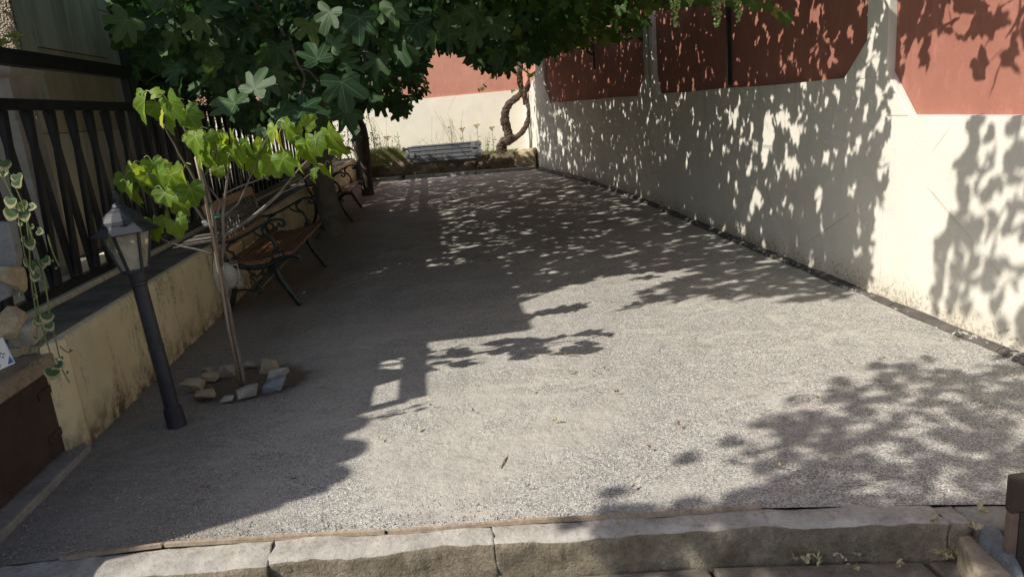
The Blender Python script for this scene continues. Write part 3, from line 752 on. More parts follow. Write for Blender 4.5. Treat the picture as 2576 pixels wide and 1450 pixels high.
def arr_mesh(name, V, T, UV, mt, extra=None):
    me = bpy.data.meshes.new(name)
    me.vertices.add(len(V)); me.vertices.foreach_set('co', np.asarray(V, np.float32).ravel())
    T = np.asarray(T, np.int32)
    me.loops.add(T.size); me.loops.foreach_set('vertex_index', T.ravel())
    me.polygons.add(len(T)); me.polygons.foreach_set('loop_start', np.arange(0, T.size, 3, dtype=np.int32))
    me.polygons.foreach_set('loop_total', np.full(len(T), 3, np.int32))
    uvl = me.uv_layers.new(name='UVMap'); uvl.data.foreach_set('uv', np.asarray(UV, np.float32)[T.ravel()].ravel())
    me.materials.append(mt); me.update(calc_edges=True); me.validate(); 
    me.polygons.foreach_set('use_smooth', [True]*len(me.polygons))
    return me
LEAVES = {}
for kd, fold, dr in (('fig', .16, .35), ('grape', .10, .30), ('heart', .15, .25), ('lance', .1, .3)):
    LEAVES[kd] = [leaf_arrays(kd, 100+i, fold, dr, 30) for i in range(8)]
    LEAVES[kd+'_lo'] = [leaf_arrays(kd, 200+i, fold, dr, 22 if kd == 'fig' else 18, False) for i in range(6)]
LEAVES['figd'] = [leaf_arrays('figy', 300+i, .30+.05*(i % 5), .6+.12*(i % 4), 34) for i in range(14)]
def leaf_mats(P, tip, nrm, size):
    """(n,3) arrays -> (n,3,3) with columns x,y(tip),z(normal) scaled"""
    tip = tip/np.linalg.norm(tip, axis=1, keepdims=True)
    nrm = nrm-tip*np.sum(nrm*tip, axis=1, keepdims=True); nrm /= np.linalg.norm(nrm, axis=1, keepdims=True)+1e-9
    x = np.cross(tip, nrm)
    return np.stack([x, tip, nrm], axis=2)*size[:, None, None]
def stuff_mesh(name, kinds, P, A, mt, parent, label=None, kind='stuff'):
    Vs, Ts, Us = [], [], []; b = 0
    base = wpos(parent) if parent else Vector((0,0,0)); base = np.array(base)
    arr = LEAVES[kinds]; ids = rng.integers(0, len(arr), len(P))
    for k, (V, T, U) in enumerate(arr):
        sel = np.where(ids == k)[0]
        if not len(sel): continue
        W = np.einsum('nij,vj->nvi', A[sel], V)+P[sel][:, None, :]-base
        m = len(V)
        Vs.append(W.reshape(-1, 3)); Us.append(np.tile(U, (len(sel), 1)))
        Ts.append((T[None]+(np.arange(len(sel))*m)[:, None, None]+b).reshape(-1, 3)); b += len(sel)*m
    if not Vs: return None
    me = arr_mesh(name, np.concatenate(Vs), np.concatenate(Ts), np.concatenate(Us), mt)
    o = bpy.data.objects.new(name, me); COL.objects.link(o)
    if parent: o.parent = parent
    if kind: o['kind'] = kind
    if label: o['label'] = label
    return o
LM = {}
def leaf_objects(kd, P, A, mt, parent, name='leaf'):
    key = (kd, mt.name)
    if key not in LM: LM[key] = [arr_mesh(name, V, T, U, mt) for V, T, U in LEAVES[kd]]
    for p, a in zip(P, A):
        me = random.choice(LM[key])
        M = Matrix([[*a[0], p[0]], [*a[1], p[1]], [*a[2], p[2]], [0, 0, 0, 1]])
        inst(name, me, M, parent)
def inpoly(px, py, poly):
    px = np.asarray(px, float); py = np.asarray(py, float); c = np.zeros(px.shape, bool); n = len(poly); j = n-1
    for i in range(n):
        xi, yi = poly[i]; xj, yj2 = poly[j]
        c ^= ((yi > py) != (yj2 > py)) & (px < (xj-xi)*(py-yi)/((yj2-yi) if yj2 != yi else 1e-9)+xi); j = i
    return c
def clump(x, y): return fbm(np.asarray(x)*.018, np.asarray(y)*.008, 77, 3)
def view_ok(P, poly):
    x, y, d = proj(P)
    on = (d > .1) & (x > -70) & (x < PW+70) & (y > -60) & (y < PH+60)
    return (~on) | inpoly(x, y, poly)
def land(P):
    """where the shadow of P falls: pixel coordinates, wall flag"""
    P = np.atleast_2d(P); t = P[:, 2].copy(); G = P+LD*t[:, None]
    wx = np.interp(G[:, 1], [a for a, b in WP], [b for a, b in WP])
    wall = G[:, 0] > wx
    tw = (wx-P[:, 0])/KX; G[wall] = (P+LD*tw[:, None])[wall]
    x, y, d = proj(G); return x, y, wall, G
LITG = [(-400,1500),(-60,1425),(420,1368),(480,1330),(640,1280),(790,1240),(890,1200),(915,1160),(950,1090),(950,1040),(890,1035),(1055,998),(1055,880),(1100,868),(1290,850),(1320,830),
        (1290,765),(1370,745),(1450,712),(1600,684),(1730,672),(1780,688),(1620,735),(1535,765),(1700,752),(1900,748),(2060,760),(2165,745),(2575,930),(2570,905),(2270,925),(2150,965),
        (1980,1000),(1860,1080),(1800,1150),(1900,1260),(1880,1275),(1540,1310),(1500,1500)]
SPARSE = [[(1885,300),(1950,262),(2012,300),(2020,420),(2000,450),(1940,435),(1890,380)],[(1868,420),(1915,410),(1920,560),(1880,560)],[(1820,250),(1850,240),(1850,330),(1820,330)],[(1325,300),(1400,265),(1440,300),(1450,430),(1350,430)]]
LITW = [(2168,740),(2190,620),(2205,540),(2238,440),(2228,350),(2250,290),(2262,210),(2300,120),(2330,180),(2370,90),(2400,170),(2440,235),(2470,150),(2500,200),(2540,170),(2600,190),(2600,340),(2420,300),(2385,480),(2345,690),(2340,830),(2600,960)]
FIGV = [(-80,-80),(275,-80),(290,40),(330,190),(420,235),(500,240),(560,290),(640,330),(760,330),(830,300),(870,255),(905,255),(960,262),(1010,290),(1035,265),(1080,215),(1068,150),(1090,112),(1150,120),(1200,165),(1262,180),(1300,140),(1350,150),(1420,110),(1520,95),(1640,50),(1650,-80)]
FIGN = [(275,-80),(290,40),(330,170),(430,215),(540,240),(640,290),(860,290),(905,250),(1100,100),(1400,60),(1480,-80)]
VINV = [(1180,-80),(1200,120),(1290,150),(1345,150),(1420,130),(1560,110),(1640,70),(1655,12),(1800,10),(1950,5),(2010,-80)]
def lit_ok(P, keep=.0):
    x, y, wall, G = land(P)
    lit = np.where(wall, inpoly(x, y, LITW), inpoly(x, y, LITG))
    return ~lit | (rng.random(len(P)) < keep)
def shade_ok(P):   # do not put leaves where they would shade sapling, succulents or the lit house end
    bad = np.zeros(len(P), bool)
    for c, r in (((-1.0, 3.65, 1.3), .75), ((-2.62, 4.9, 1.9), .3), ((-3.2, 6.1, 2.1), .4), ((-3.6, 6.1, 2.1), .5), ((-1.0, 3.7, 1.5), .75), ((-1.24, 6.55, .43), .17), ((-1.3, 11.2, .43), .14)):
        q = np.array(c)-P; t = q@LD/(LD@LD); dd = np.linalg.norm(q-LD*t[:, None], axis=1); bad |= (dd < r) & (t > 0)
    return ~bad
def leaf_orient(n, low=15, high=75, spread=.5):
    a = rng.uniform(0, 2*np.pi, n); d = np.radians(rng.uniform(low, high, n))
    tip = np.stack([np.cos(a)*np.cos(d), np.sin(a)*np.cos(d), -np.sin(d)], 1)
    up = np.tile([0, 0, 1.0], (n, 1))+rng.normal(0, spread, (n, 3))
    return tip, up
figP, figS, vinP, vinS = [], [], [], []
# A. leaves that fill the canopy as it is seen from the court
def fillview(poly, step, layers, yr, bucket, sizes, zr, xr):
    xs_ = np.arange(-80, 2050, step); ys_ = np.arange(-75, 340, step)
    gx_, gy_ = np.meshgrid(xs_, ys_); gx_, gy_ = gx_.ravel(), gy_.ravel()
    for L in range(layers):
        x = gx_+rng.uniform(-step*.6, step*.6, len(gx_)); y = gy_+rng.uniform(-step*.6, step*.6, len(gy_))
        ok = inpoly(x, y, poly); x, y = x[ok], y[ok]
        Y = rng.uniform(yr[0], yr[1], len(x))
        D = (np.stack([x-PW/2, -(y-PH/2), np.full(len(x), -FX)], 1)/FX)@ROT.T
        P = CP+D*(Y/D[:, 1])[:, None]
        ok = (P[:, 2] > zr[0]) & (P[:, 2] < zr[1]) & (P[:, 0] > xr[0]) & (P[:, 0] < xr[1])
        P = P[ok]; P = P[lit_ok(P) & shade_ok(P)]
        bucket[0].append(P); bucket[1].append(rng.uniform(sizes[0], sizes[1], len(P)))
fillview(FIGN, 46, 2, (4.6, 6.4), (figP, figS), (.12, .17), (1.35, 2.9), (-2.1, .6))
fillview(FIGV, 36, 4, (6.3, 10.0), (figP, figS), (.12, .17), (1.3, 3.4), (-3.0, 1.3))
fillview(FIGV, 26, 4, (10.0, 15.5), (figP, figS), (.11, .16), (1.3, 3.9), (-2.9, 1.6))
fillview(VINV, 26, 5, (6.5, 14.8), (vinP, vinS), (.09, .13), (1.9, 3.6), (.6, 2.5))
# B. leaves that roof the shaded part of the court
def roof(Gs, zlo, zhi, prob, tries=8, big=1.0):
    G = np.array(Gs); G = G[rng.random(len(G)) < prob]
    for k in range(tries):
        if not len(G): break
        z = rng.uniform(zlo, zhi+.3*k, len(G)); P = G-LD*(z-G[:, 2])[:, None]+rng.normal(0, .03, (len(G), 3))
        isv = P[:, 0] > .6
        ok = ((P[:, 0] > -2.5) | ((P[:, 1] > 10) & (P[:, 0] > -4.2))) & (P[:, 0] < np.interp(P[:, 1], [a for a, b in WP], [b for a, b in WP])-.05)
        ok &= np.where(isv, view_ok(P, VINV), view_ok(P, FIGV)) & shade_ok(P)
        for m_, bp, bs, s0, s1 in ((ok & isv, vinP, vinS, .10, .145), (ok & ~isv, figP, figS, .12, .18)):
            bp.append(P[m_]); bs.append(rng.uniform(s0*big, s1*big, m_.sum()))
        G = G[~ok]
gs = []
for Y in np.arange(4.2, 16.2, .125):
    for X in np.arange(-1.75, 2.75, .125):
        gs.append([X+rng.uniform(-.05, .05), Y+rng.uniform(-.05, .05), 0.0])
gs = np.array(gs); x, y, d = proj(gs); gs = gs[~inpoly(x, y, LITG)]
roof(gs, 2.1, 3.2, .9); roof(gs, 2.4, 3.8, .8); roof(gs[gs[:, 0] > .2], 3.4, 4.6, .4)
gs = []
for Y in np.arange(4.0, 15.8, .105):
    for z in np.arange(.05, 2.4, .12):
        q = np.array([wallX(Y), Y+rng.uniform(-.05, .05), z+rng.uniform(-.05, .05)]); x, y, d = proj(q)
        if x[0] > 2245 and y[0] > 80: continue
        if any(inpoly(x, y, sp)[0] for sp in SPARSE) and rng.random() < .5: continue
        if inpoly(x, y, LITW)[0]: continue
        gs.append(q)
gs = np.array(gs); x, y, d = proj(gs); dn = gs[clump(x, y) > -.25]; up_ = gs[gs[:, 2] > 1.3]
roof(gs, 2.15, 2.9, .92); roof(gs, 2.2, 3.0, .9); roof(dn, 2.3, 3.2, .9); roof(dn, 2.3, 3.2, .8); roof(up_, 2.4, 3.2, .95); roof(up_, 2.4, 3.3, .8); roof(gs[gs[:, 1] > 6.5], 2.5, 3.4, .7)
# above the near red panel
gs = []
for Y in np.arange(2.7, 4.05, .11):
    for z in np.arange(1.15, 2.4, .12):
        q = np.array([2.78, Y, z+rng.uniform(-.05, .05)]); x, y, d = proj(q)
        if inpoly(x, y, LITW)[0]: continue
        gs.append(q)
roof(gs, 2.3, 2.9, .9); roof(gs, 2.3, 2.9, .7)
tg_ = np.array([AY(x, y, Y) for x, y, Y in ((640,225,4.25),(590,262,4.2),(765,270,4.3),(700,295,4.3),(800,150,4.1),(858,205,4.1),(905,45,4.4),(870,160,4.15),(835,120,4.15),(520,20,4.8),(500,50,4.8),(990,20,4.6),(1050,60,4.8),(950,150,5.0),(780,60,4.9),(700,120,5.0),(620,70,4.9)) for _ in range(4)])
tg_ = tg_+rng.normal(0, .07, tg_.shape); roof(tg_, 2.5, 3.2, .75)  # extra leaves added overhead to shade the near hanging leaves
tg_ = np.array([[*(np.array([2.22, 16.02])*(1-t)+np.array([-2.0, 17.25])*t), z] for t in np.linspace(.14, 1, 40) for z in (.05, .18, .3)]); tg_[:, 1] -= .05
roof(tg_, 2.4, 3.6, .95); roof(tg_+[0, -.2, -.05], 2.4, 3.6, .95); roof(tg_, 2.8, 4.0, .9)  # extra leaves added overhead to shade the rubble wall
figP = np.concatenate(figP); figS = np.concatenate(figS); vinP = np.concatenate(vinP); vinS = np.concatenate(vinS)
def thin_lit(P, S_, k=1.0):
    ok = lit_ok(P); return P[ok], S_[ok]
figP, figS = thin_lit(figP, figS); vinP, vinS = thin_lit(vinP, vinS)
def split_visible(P, n=300):
    x, y, d = proj(P); on = (d > .2) & (x > -20) & (x < PW+20) & (y > -20) & (y < PH)
    sc = np.where(on, 1/d, 0); idx = np.argsort(-sc)[:n]; idx = idx[sc[idx] > 0]
    m = np.zeros(len(P), bool); m[idx] = True; return m

# ------------------------------------------------------------------ fig trees
def limb_set(mt, parent, root, targets, r0, name='limb', n=7, k=5):
    for tg in targets:
        a = np.array(root, float); b = np.array(tg, float); mid = (a+b)/2+rng.normal(0, .12, 3)+np.array([0, 0, .18]); L = np.linalg.norm(b-a)
        mid2 = a*.3+b*.7+rng.normal(0, .10, 3)
        pts = catmull([a, mid, mid2, b], k)
        MB().tube(pts, [r0, r0*.28], n, .06).build(name, mt, parent, smooth=True)
def pick(P, n):
    return P[rng.choice(len(P), n, replace=False)]
t1 = empty('fig_tree', (-1.36, 9.32, 0), 'big leaning fig tree with a thick grey trunk behind the nearer bench', 'fig tree')
tr1 = [AY(838, 610, 9.3), AY(838, 560, 9.3), AY(815, 470, 9.25), AY(805, 380, 9.15), AY(800, 300, 9.0), AY(800, 240, 8.9)]
tr1[0][2] = -.05
MB().tube(catmull(tr1, 5), [.235, .20, .175, .16, .155, .15, .15, .145, .14, .14]+[.13]*16, 14, .04).build('trunk', M_bark, t1, smooth=True)
t2 = empty('fig_tree', (-1.26, 14.0, 0), 'dark slender fig tree with an S-curved trunk beside the farther bench', 'fig tree')
tr2 = [AY(928, 500, 14.0), AY(922, 440, 14.0), AY(914, 380, 14.0), AY(908, 330, 14.0), AY(890, 290, 14.0), AY(886, 262, 14.0), AY(896, 200, 14.0)]
tr2[0][2] = -.05
MB().tube(catmull(tr2, 5), [.12]*2+[.105]*6+[.12]*23, 12, .05).build('trunk', M_barkD, t2, smooth=True)
MB().tube(catmull([AY(893, 292, 14.0), AY(915, 262, 13.9), AY(925, 240, 13.8), AY(960, 190, 13.6)], 4), [.07, .04], 8, .05).build('limb', M_barkD, t2, smooth=True)
MB().tube(catmull([AY(886, 300, 14.0), AY(868, 268, 13.9), AY(845, 235, 13.8), AY(800, 180, 13.6)], 4), [.07, .04], 8, .05).build('limb', M_barkD, t2, smooth=True)
is2 = figP[:, 1] > 11.2
for tree, sel, root, bark, nl in ((t1, ~is2, tr1[-1], M_bark, 15), (t2, is2, tr2[-1], M_barkD, 12)):
    P, s_ = figP[sel], figS[sel]
    tgt = P[(P[:, 0] > -1.9) & (P[:, 0] < .8) & (P[:, 2] < 3.1)]
    limb_set(bark, tree, root, pick(tgt, nl-3), .05)
    tip, up = leaf_orient(len(P), 20, 80, .55); A = leaf_mats(P, tip, up, s_*rng.uniform(.7, 1.18, len(s_)))
    vis = split_visible(P)
    leaf_objects('fig', P[vis], A[vis], M_fig, tree)
    stuff_mesh('foliage', 'fig_lo', P[~vis], A[~vis], M_fig, tree)
# the pale bare limbs seen in front of the near foliage
for pts, r in (([(733,118,5.2), (748,160,5.2), (765,190,5.15), (762,215,5.1), (755,240,5.1)], .011),
               ([(700,60,5.6), (715,90,5.5), (733,118,5.2)], .014), ([(590,190,6.0), (600,215,6.0), (612,235,6.0)], .02), ([(735,170,5.3), (775,178,5.2), (800,205,5.1)], .009)):
    MB().tube(catmull([AY(*p) for p in pts], 4), [r, r*.8], 7, .1).build('bare_limb', M_barkS, t1, smooth=True)
# big hanging leaves nearest the camera (centre px, depth, size, lean of tip in the picture)
big = [(640,225,4.25,.125,20,.5),(590,262,4.2,.12,-75,.7),(765,270,4.3,.125,95,.7),(700,295,4.3,.12,60,.5),(800,150,4.1,.11,-30,.35),(835,120,4.15,.085,35,.3),(858,205,4.1,.135,170,.2),(905,45,4.4,.13,-175,.3),(870,160,4.15,.08,110,.6),
       (520,20,4.8,.12,80,.5),(500,50,4.8,.11,190,.3),(560,60,4.9,.12,175,.3),(620,70,4.9,.12,200,.3),(990,20,4.6,.12,180,.3),(1050,60,4.8,.12,170,.3),(950,150,5.0,.11,190,.2),(1010,110,5.2,.12,170,.2),(1130,40,5.2,.12,185,.3),(700,120,5.0,.13,185,.3),(660,150,5.2,.12,170,.3),
       (590,140,5.2,.12,160,.3),(450,60,5.2,.12,190,.3),(470,130,5.6,.13,200,.3),(545,180,5.4,.13,170,.3),(780,60,4.9,.12,170,.3),(830,30,4.7,.12,200,.3),(1195,30,5.5,.12,180,.2),(1260,80,6.5,.13,170,.2),(1180,110,7.5,.13,180,.2),(1240,150,8.5,.13,185,.2),(1278,165,9.0,.13,180,.2)]
camr = ROT[:, 0]; camu = ROT[:, 1]; camb = ROT[:, 2]
P_, T_, N_, S__ = [], [], [], []
for x, y, Y, s_, ang, tilt in big:
    a = R_(ang); tipv = camr*math.sin(a)+camu*math.cos(a)
    nv = camb+np.array([rng.uniform(-.3, .3), 0, tilt+rng.uniform(0, .4)])
    P_.append(AY(x, y, Y)); T_.append(tipv-camb*.15); N_.append(nv); S__.append(s_*1.3)
P_ = np.array(P_); A_ = leaf_mats(P_, np.array(T_), np.array(N_), np.array(S__))
leaf_objects('fig', P_, A_, M_fig, t1)

# ------------------------------------------------------------------ grapevine over the right side
gv = empty('grapevine', (1.95, 16.6, .3), 'old grapevine with a looping shaggy trunk in the far right corner', 'grapevine')
YV = 16.6
LA = [(1262,385),(1265,362),(1282,350),(1278,330),(1270,305),(1272,280),(1282,262),(1300,245),(1318,230),(1328,215)]
LB = [(1280,352),(1300,345),(1318,325),(1330,300),(1332,280),(1328,262),(1320,245),(1322,228),(1330,210),(1338,180),(1330,140)]
LC = [(1318,232),(1308,210),(1306,190),(1310,160),(1300,120)]
def vt(L, r, nm, dy=0):
    pts = catmull([AY(x, y, YV+dy) for x, y in L], 5)
    pts = [p+np.array([0, .03*math.sin(i*.5), 0]) for i, p in enumerate(pts)]
    MB().tube(pts, r, 10, .22).build(nm, M_vbark, gv, smooth=False)
vt(LA, [.13, .12, .11, .095, .085, .08, .075], 'trunk') if False else vt(LA, [.12, .06], 'trunk')
vt(LB, [.065, .045], 'stem', -.06); vt(LC, [.05, .06], 'stem', .02)
m = MB()
for k in range(60):
    L = LA if k % 2 else LB; i = rng.integers(0, len(L)-1); f = rng.random()
    x = L[i][0]*(1-f)+L[i+1][0]*f; y = L[i][1]*(1-f)+L[i+1][1]*f
    p = AY(x+rng.uniform(-5, 5), y, YV-.08); q = p+rng.normal(0, .05, 3); m.bar(p, q, .008, .003)
m.build('bark_shreds', M_vbark, gv)
canes = MB()
for k in range(16):
    Y = rng.uniform(5, 15); p = [np.array([rng.uniform(.9, 2.3), Y+j*.8, 2.45+.08*math.sin(j+k)+.35*max(0, (Y+j*.8-9)/6)]) for j in range(4)]
    canes.tube(catmull(p, 4), .010, 5)
# extra lit leaves by the loop and trailing shoot
ex = [];
for (x, y, Y, n_, sx, sy) in ((1297,75,16.5,34,14,45),(1290,120,16.5,26,12,25),(1305,185,16.4,12,16,14),(1300,222,16.4,7,10,8),(1345,175,16.0,9,14,14)):
    for k in range(n_): ex.append(AY(x+rng.normal(0, sx), y+rng.normal(0, sy), Y+rng.uniform(-.3, .3)))
for (x, y) in ((1270,175),(1262,183),(1240,188),(1236,195),(1220,215),(1213,222),(1205,225)): ex.append(AY(x, y, 15.6))
ex = np.array(ex)
vP = np.concatenate([vinP, ex]); vS = np.concatenate([vinS, rng.uniform(.07, .11, len(ex))])
tip, up = leaf_orient(len(vP), 10, 75, .6); A = leaf_mats(vP, tip, up, vS)
vis = split_visible(vP)
leaf_objects('grape', vP[vis], A[vis], M_vine, gv); stuff_mesh('foliage', 'grape_lo', vP[~vis], A[~vis], M_vine, gv)
canes.build('canes', M_vbark, gv, smooth=True)
MB().tube(catmull([AY(1288,160,15.9), AY(1270,178,15.7), AY(1240,192,15.6), AY(1200,228,15.6)], 4), [.006, .003], 5).build('shoot', M_stemg, gv)
# near hanging leaves of the vine
nl = [(1975,38,4.3,.095,165),(1950,30,4.3,.07,120),(1900,8,4.4,.085,200),(1930,12,4.4,.07,150),(1560,20,6.2,.10,180),(1625,55,6.3,.10,170),(1605,80,6.4,.085,200),(1490,60,6.8,.10,180),(1440,40,7.0,.10,170),(1535,75,7.5,.10,190),(1400,70,7.5,.10,175),(1590,30,6.1,.09,160),(1630,25,6.0,.08,140),(1650,10,6.0,.085,170),(1720,5,5.6,.08,190),(1760,-5,5.5,.085,170),(1840,0,4.7,.08,160),(1880,-4,4.6,.08,190),(1795,-8,5,.08,180)]
P_ = np.array([AY(x, y, Y) for x, y, Y, s_, a in nl]); T_ = np.array([camr*math.sin(R_(a))+camu*math.cos(R_(a)) for *_, a in nl])
N_ = np.array([camb+np.array([rng.uniform(-.4, .4), 0, .5]) for _ in nl]); A_ = leaf_mats(P_, T_, N_, np.array([q[3] for q in nl]))
leaf_objects('grape', P_, A_, M_vine, gv)
def uvsphere(n=8, m=6):
    mb_ = MB(); prof = [(.001, -1)]+[(math.sin(math.pi*i/m), -math.cos(math.pi*i/m)) for i in range(1, m)]+[(.001, 1)]
    return mb_.lathe(prof, n)
sph = uvsphere(); sphV = np.array(sph.v); sphF = sph.f
def bunch(c, L, wd, r, n_):
    m = MB()
    for k in range(n_):
        t = rng.random(); rr = wd*(1-t*.75)*math.sqrt(rng.random()); a = rng.uniform(0, 6.28)
        p = np.array(c)+np.array([rr*math.cos(a), rr*math.sin(a), -t*L]); m.add(sphV*r*rng.uniform(.8, 1.1)+p, sphF)
    m.tube([np.array(c)+[0, 0, .12], c, np.array(c)-[0, 0, L*.8]], .0025, 5)
    return m
for x, y, Y, L, wd, n_ in ((1697,-6,4.4,.16,.035,46),(1735,-6,4.6,.05,.02,12),(1803,-4,4.6,.16,.05,60),(1857,-8,4.5,.14,.035,36),(1467,25,6.8,.2,.05,40),(1395,110,8.5,.2,.05,30),(1550,40,6.6,.16,.04,26),(1335,105,10,.2,.06,22)):
    bunch(AY(x, y, Y), L, wd, .0095, n_).build('grape_bunch', M_grape, gv, smooth=True)
# brackets and pergola
for x, ytop, ybot, Y, lab in ((1495,0,175,12.3,'black steel wall bracket low on the dark far red panel'),(1622,60,147,9.75,'black steel bracket beside the middle pillar'),(1834,-40,215,6.45,'tall black steel bracket strut on the middle red panel'),(1350,120,225,15.0,'black steel bracket beside the far corner pillar')):
    X = wallX(Y)+.02; b0 = AX(x, ybot, X); b1 = b0.copy(); b1[2] = 2.62
    e = empty('pergola_bracket', b0, lab, 'bracket')
    MB().bar(b0, b1, .035, .035, up=(1,0,0)).build('upright', M_black, e)
    dz = .38 if Y > 7 else 1.25 
    zc = b0[2]+(.22 if Y > 7 else .75)
    MB().bar((b0[0]-.02, b0[1], zc), (b0[0]-.75, b0[1], 2.6), .03, .03).build('brace', M_black, e)
    MB().bar((b0[0], b0[1], 2.64), (b0[0]-1.9, b0[1], 2.64), .035, .035).build('arm', M_black, e)
for X in (.9, 1.7, 2.4):
    e = MB().tube([(X, 4.2, 2.67), (X-.05, 10, 2.665), (X-.3, 15, 2.675)], .004, 5)
    tag(e.build('trellis_wire', M_black), ['trellis wire farthest from the right wall', 'middle trellis wire over the court', 'trellis wire closest to the right wall'][[.9, 1.7, 2.4].index(X)], 'wire', 'trellis wires')

# ------------------------------------------------------------------ trees beyond and above, shading the near corner
def leafcloud(name, loc, label, cat, centers, mt, kd='lance_lo', sz=(.06, .1), trunk=None, bark=None):
    e = empty(name, loc, label, cat)
    P = np.concatenate([np.array(c)+rng.normal(0, 1, (n_, 3))*np.array(r)*.5 for c, r, n_ in centers])
    tip, up = leaf_orient(len(P), 0, 70, .7); A = leaf_mats(P, tip, up, rng.uniform(sz[0], sz[1], len(P)))
    stuff_mesh('foliage', kd, P, A, mt, e)
    if trunk: 
        for pts, r in trunk: MB().tube(catmull(pts, 4), r, 8, .05).build('trunk', bark or M_barkD, e, smooth=True)
    return e
leafcloud('shrub', (-3.6, 12.5, .5), 'bright green shrub behind the fence left of the big fig trunk', 'shrub', [((-3.6, 12.5, 1.7), (.9, 1.0, 1.4), 1500)], M_shrub, trunk=[([(-3.6,12.5,.5),(-3.5,12.5,1.2),(-3.6,12.4,1.9)], [.04,.02])])
leafcloud('shrub', (-4.6, 15.5, .5), 'tall pale green shrub farther behind the fence near the rear wall', 'shrub', [((-4.6, 15.8, 2.0), (1.2, 1.0, 1.8), 1800)], M_shrub, trunk=[([(-4.6,15.5,.5),(-4.5,15.5,1.4),(-4.6,15.4,2.3)], [.05,.02])])
leafcloud('climber', (-1.75, 17.0, .35), 'leafy climber rising between the fence end and the far fig trunk', 'climber', [((-1.85, 17.0, 1.0), (.35, .3, .9), 320), ((-1.35, 17.3, .95), (.15, .2, 1.0), 160)], M_weed, sz=(.05, .09), trunk=[([(-1.8,17,.3),(-1.85,17,.9),(-1.8,17,1.6)], [.01,.005]), ([(-1.35,17.3,.3),(-1.3,17.3,.9),(-1.38,17.3,1.6)], [.01,.005])])
cl_ = []  # unseen leaves added to stop sun slipping between wall and house
for k in range(700):
    g = np.array([rng.uniform(-.95, -.22), rng.uniform(6.1, 7.5), 0]); X = rng.uniform(-3.85, -3.45); z = (g[0]-X)/KX; P = g-LD*z
    x, y, d = proj(P)
    th_ = (6.16-P[1])/KY; xh = P[0]+KX*th_; zh = P[2]-th_
    if -3.6 < xh < -2.94 and 1.4 < zh < 2.85: continue
    if P[1] < 5.95 and (x[0] < -30 or y[0] < -40) and P[2] > 2.0: cl_.append(P)
cl_ = np.array(cl_)
e = empty('shade_climber', (-3.5, 5.5, .5), 'unseen climber leaves added at the wall end to block the sun', 'climber')
tip, up = leaf_orient(len(cl_), 10, 80, .5); stuff_mesh('foliage', 'grape_lo', cl_, leaf_mats(cl_, tip, up, rng.uniform(.08, .12, len(cl_))), M_vine, e)
MB().tube(catmull([(-3.5, 5.5, .5), (-3.55, 5.5, 1.6), (-3.6, 5.6, 2.5), (-3.7, 5.7, 2.8)], 4), [.02, .008], 6).build('stem', M_vbark, e)
# overhanging tree outside the frame: real crown whose shade falls at lower right
SHD = [(2620,900),(2280,922),(2150,965),(1980,1000),(1865,1080),(1800,1150),(1900,1260),(1570,1300),(1640,1330),(1800,1350),(1880,1420),(1900,1520),(2700,1520),(2700,960)]
SHW = [(2600,880),(2480,800),(2350,800),(2345,700),(2385,480),(2425,300),(2600,300)]
gs = []
for Y in np.arange(1.5, 3.3, .10):
    for X in np.arange(.2, 2.8, .10):
        q = np.array([X, Y, 0.0]); x, y, d = proj(q)
        if inpoly(x, y, SHD)[0]: gs.append((q, 1.0 if (x[0] > 1950 or y[0] > 1262) else .7))
for Y in np.arange(2.6, 4.0, .10):
    for z in np.arange(0, 1.2, .10):
        q = np.array([2.73, Y, z]); x, y, d = proj(q)
        if inpoly(x, y, SHW)[0]: gs.append((q, .72))
for X in np.arange(.42, 1.75, .055):
    for dy in (-.16, -.10, -.04, .03):
        q = np.array([X, kerbY(X)+dy-.02, -.02]); gs.append((q, .85))
ot = empty('overhanging_tree', (-4.6, -1.6, -.36), 'leafy tree overhanging the near left of the court', 'tree')
P = np.array([g-LD*(rng.uniform(2.95, 3.8)-g[2])+rng.normal(0, .05, 3) for g, pr in gs for _ in range(3) if rng.random() < pr*.9])
tip, up = leaf_orient(len(P), 0, 70, .6); A = leaf_mats(P, tip, up, rng.uniform(.09, .13, len(P))); stuff_mesh('foliage', 'heart_lo', P, A, M_tree, ot)
MB().tube(catmull([(-4.6,-1.6,-.36),(-4.5,-1.5,1.5),(-4.1,-1.0,3.0),(-3.6,-.3,4.0)], 5), [.2, .09], 10, .05).build('trunk', M_barkD, ot, smooth=True)
for _ in range(3):
    b = P[rng.integers(0, len(P))]; MB().tube(catmull([(-3.6,-.3,4.0), (np.array([-3.6,-.3,4.0])+b)/2+rng.normal(0,.15,3), b], 4), [.02, .006], 6).build('limb', M_barkD, ot, smooth=True)

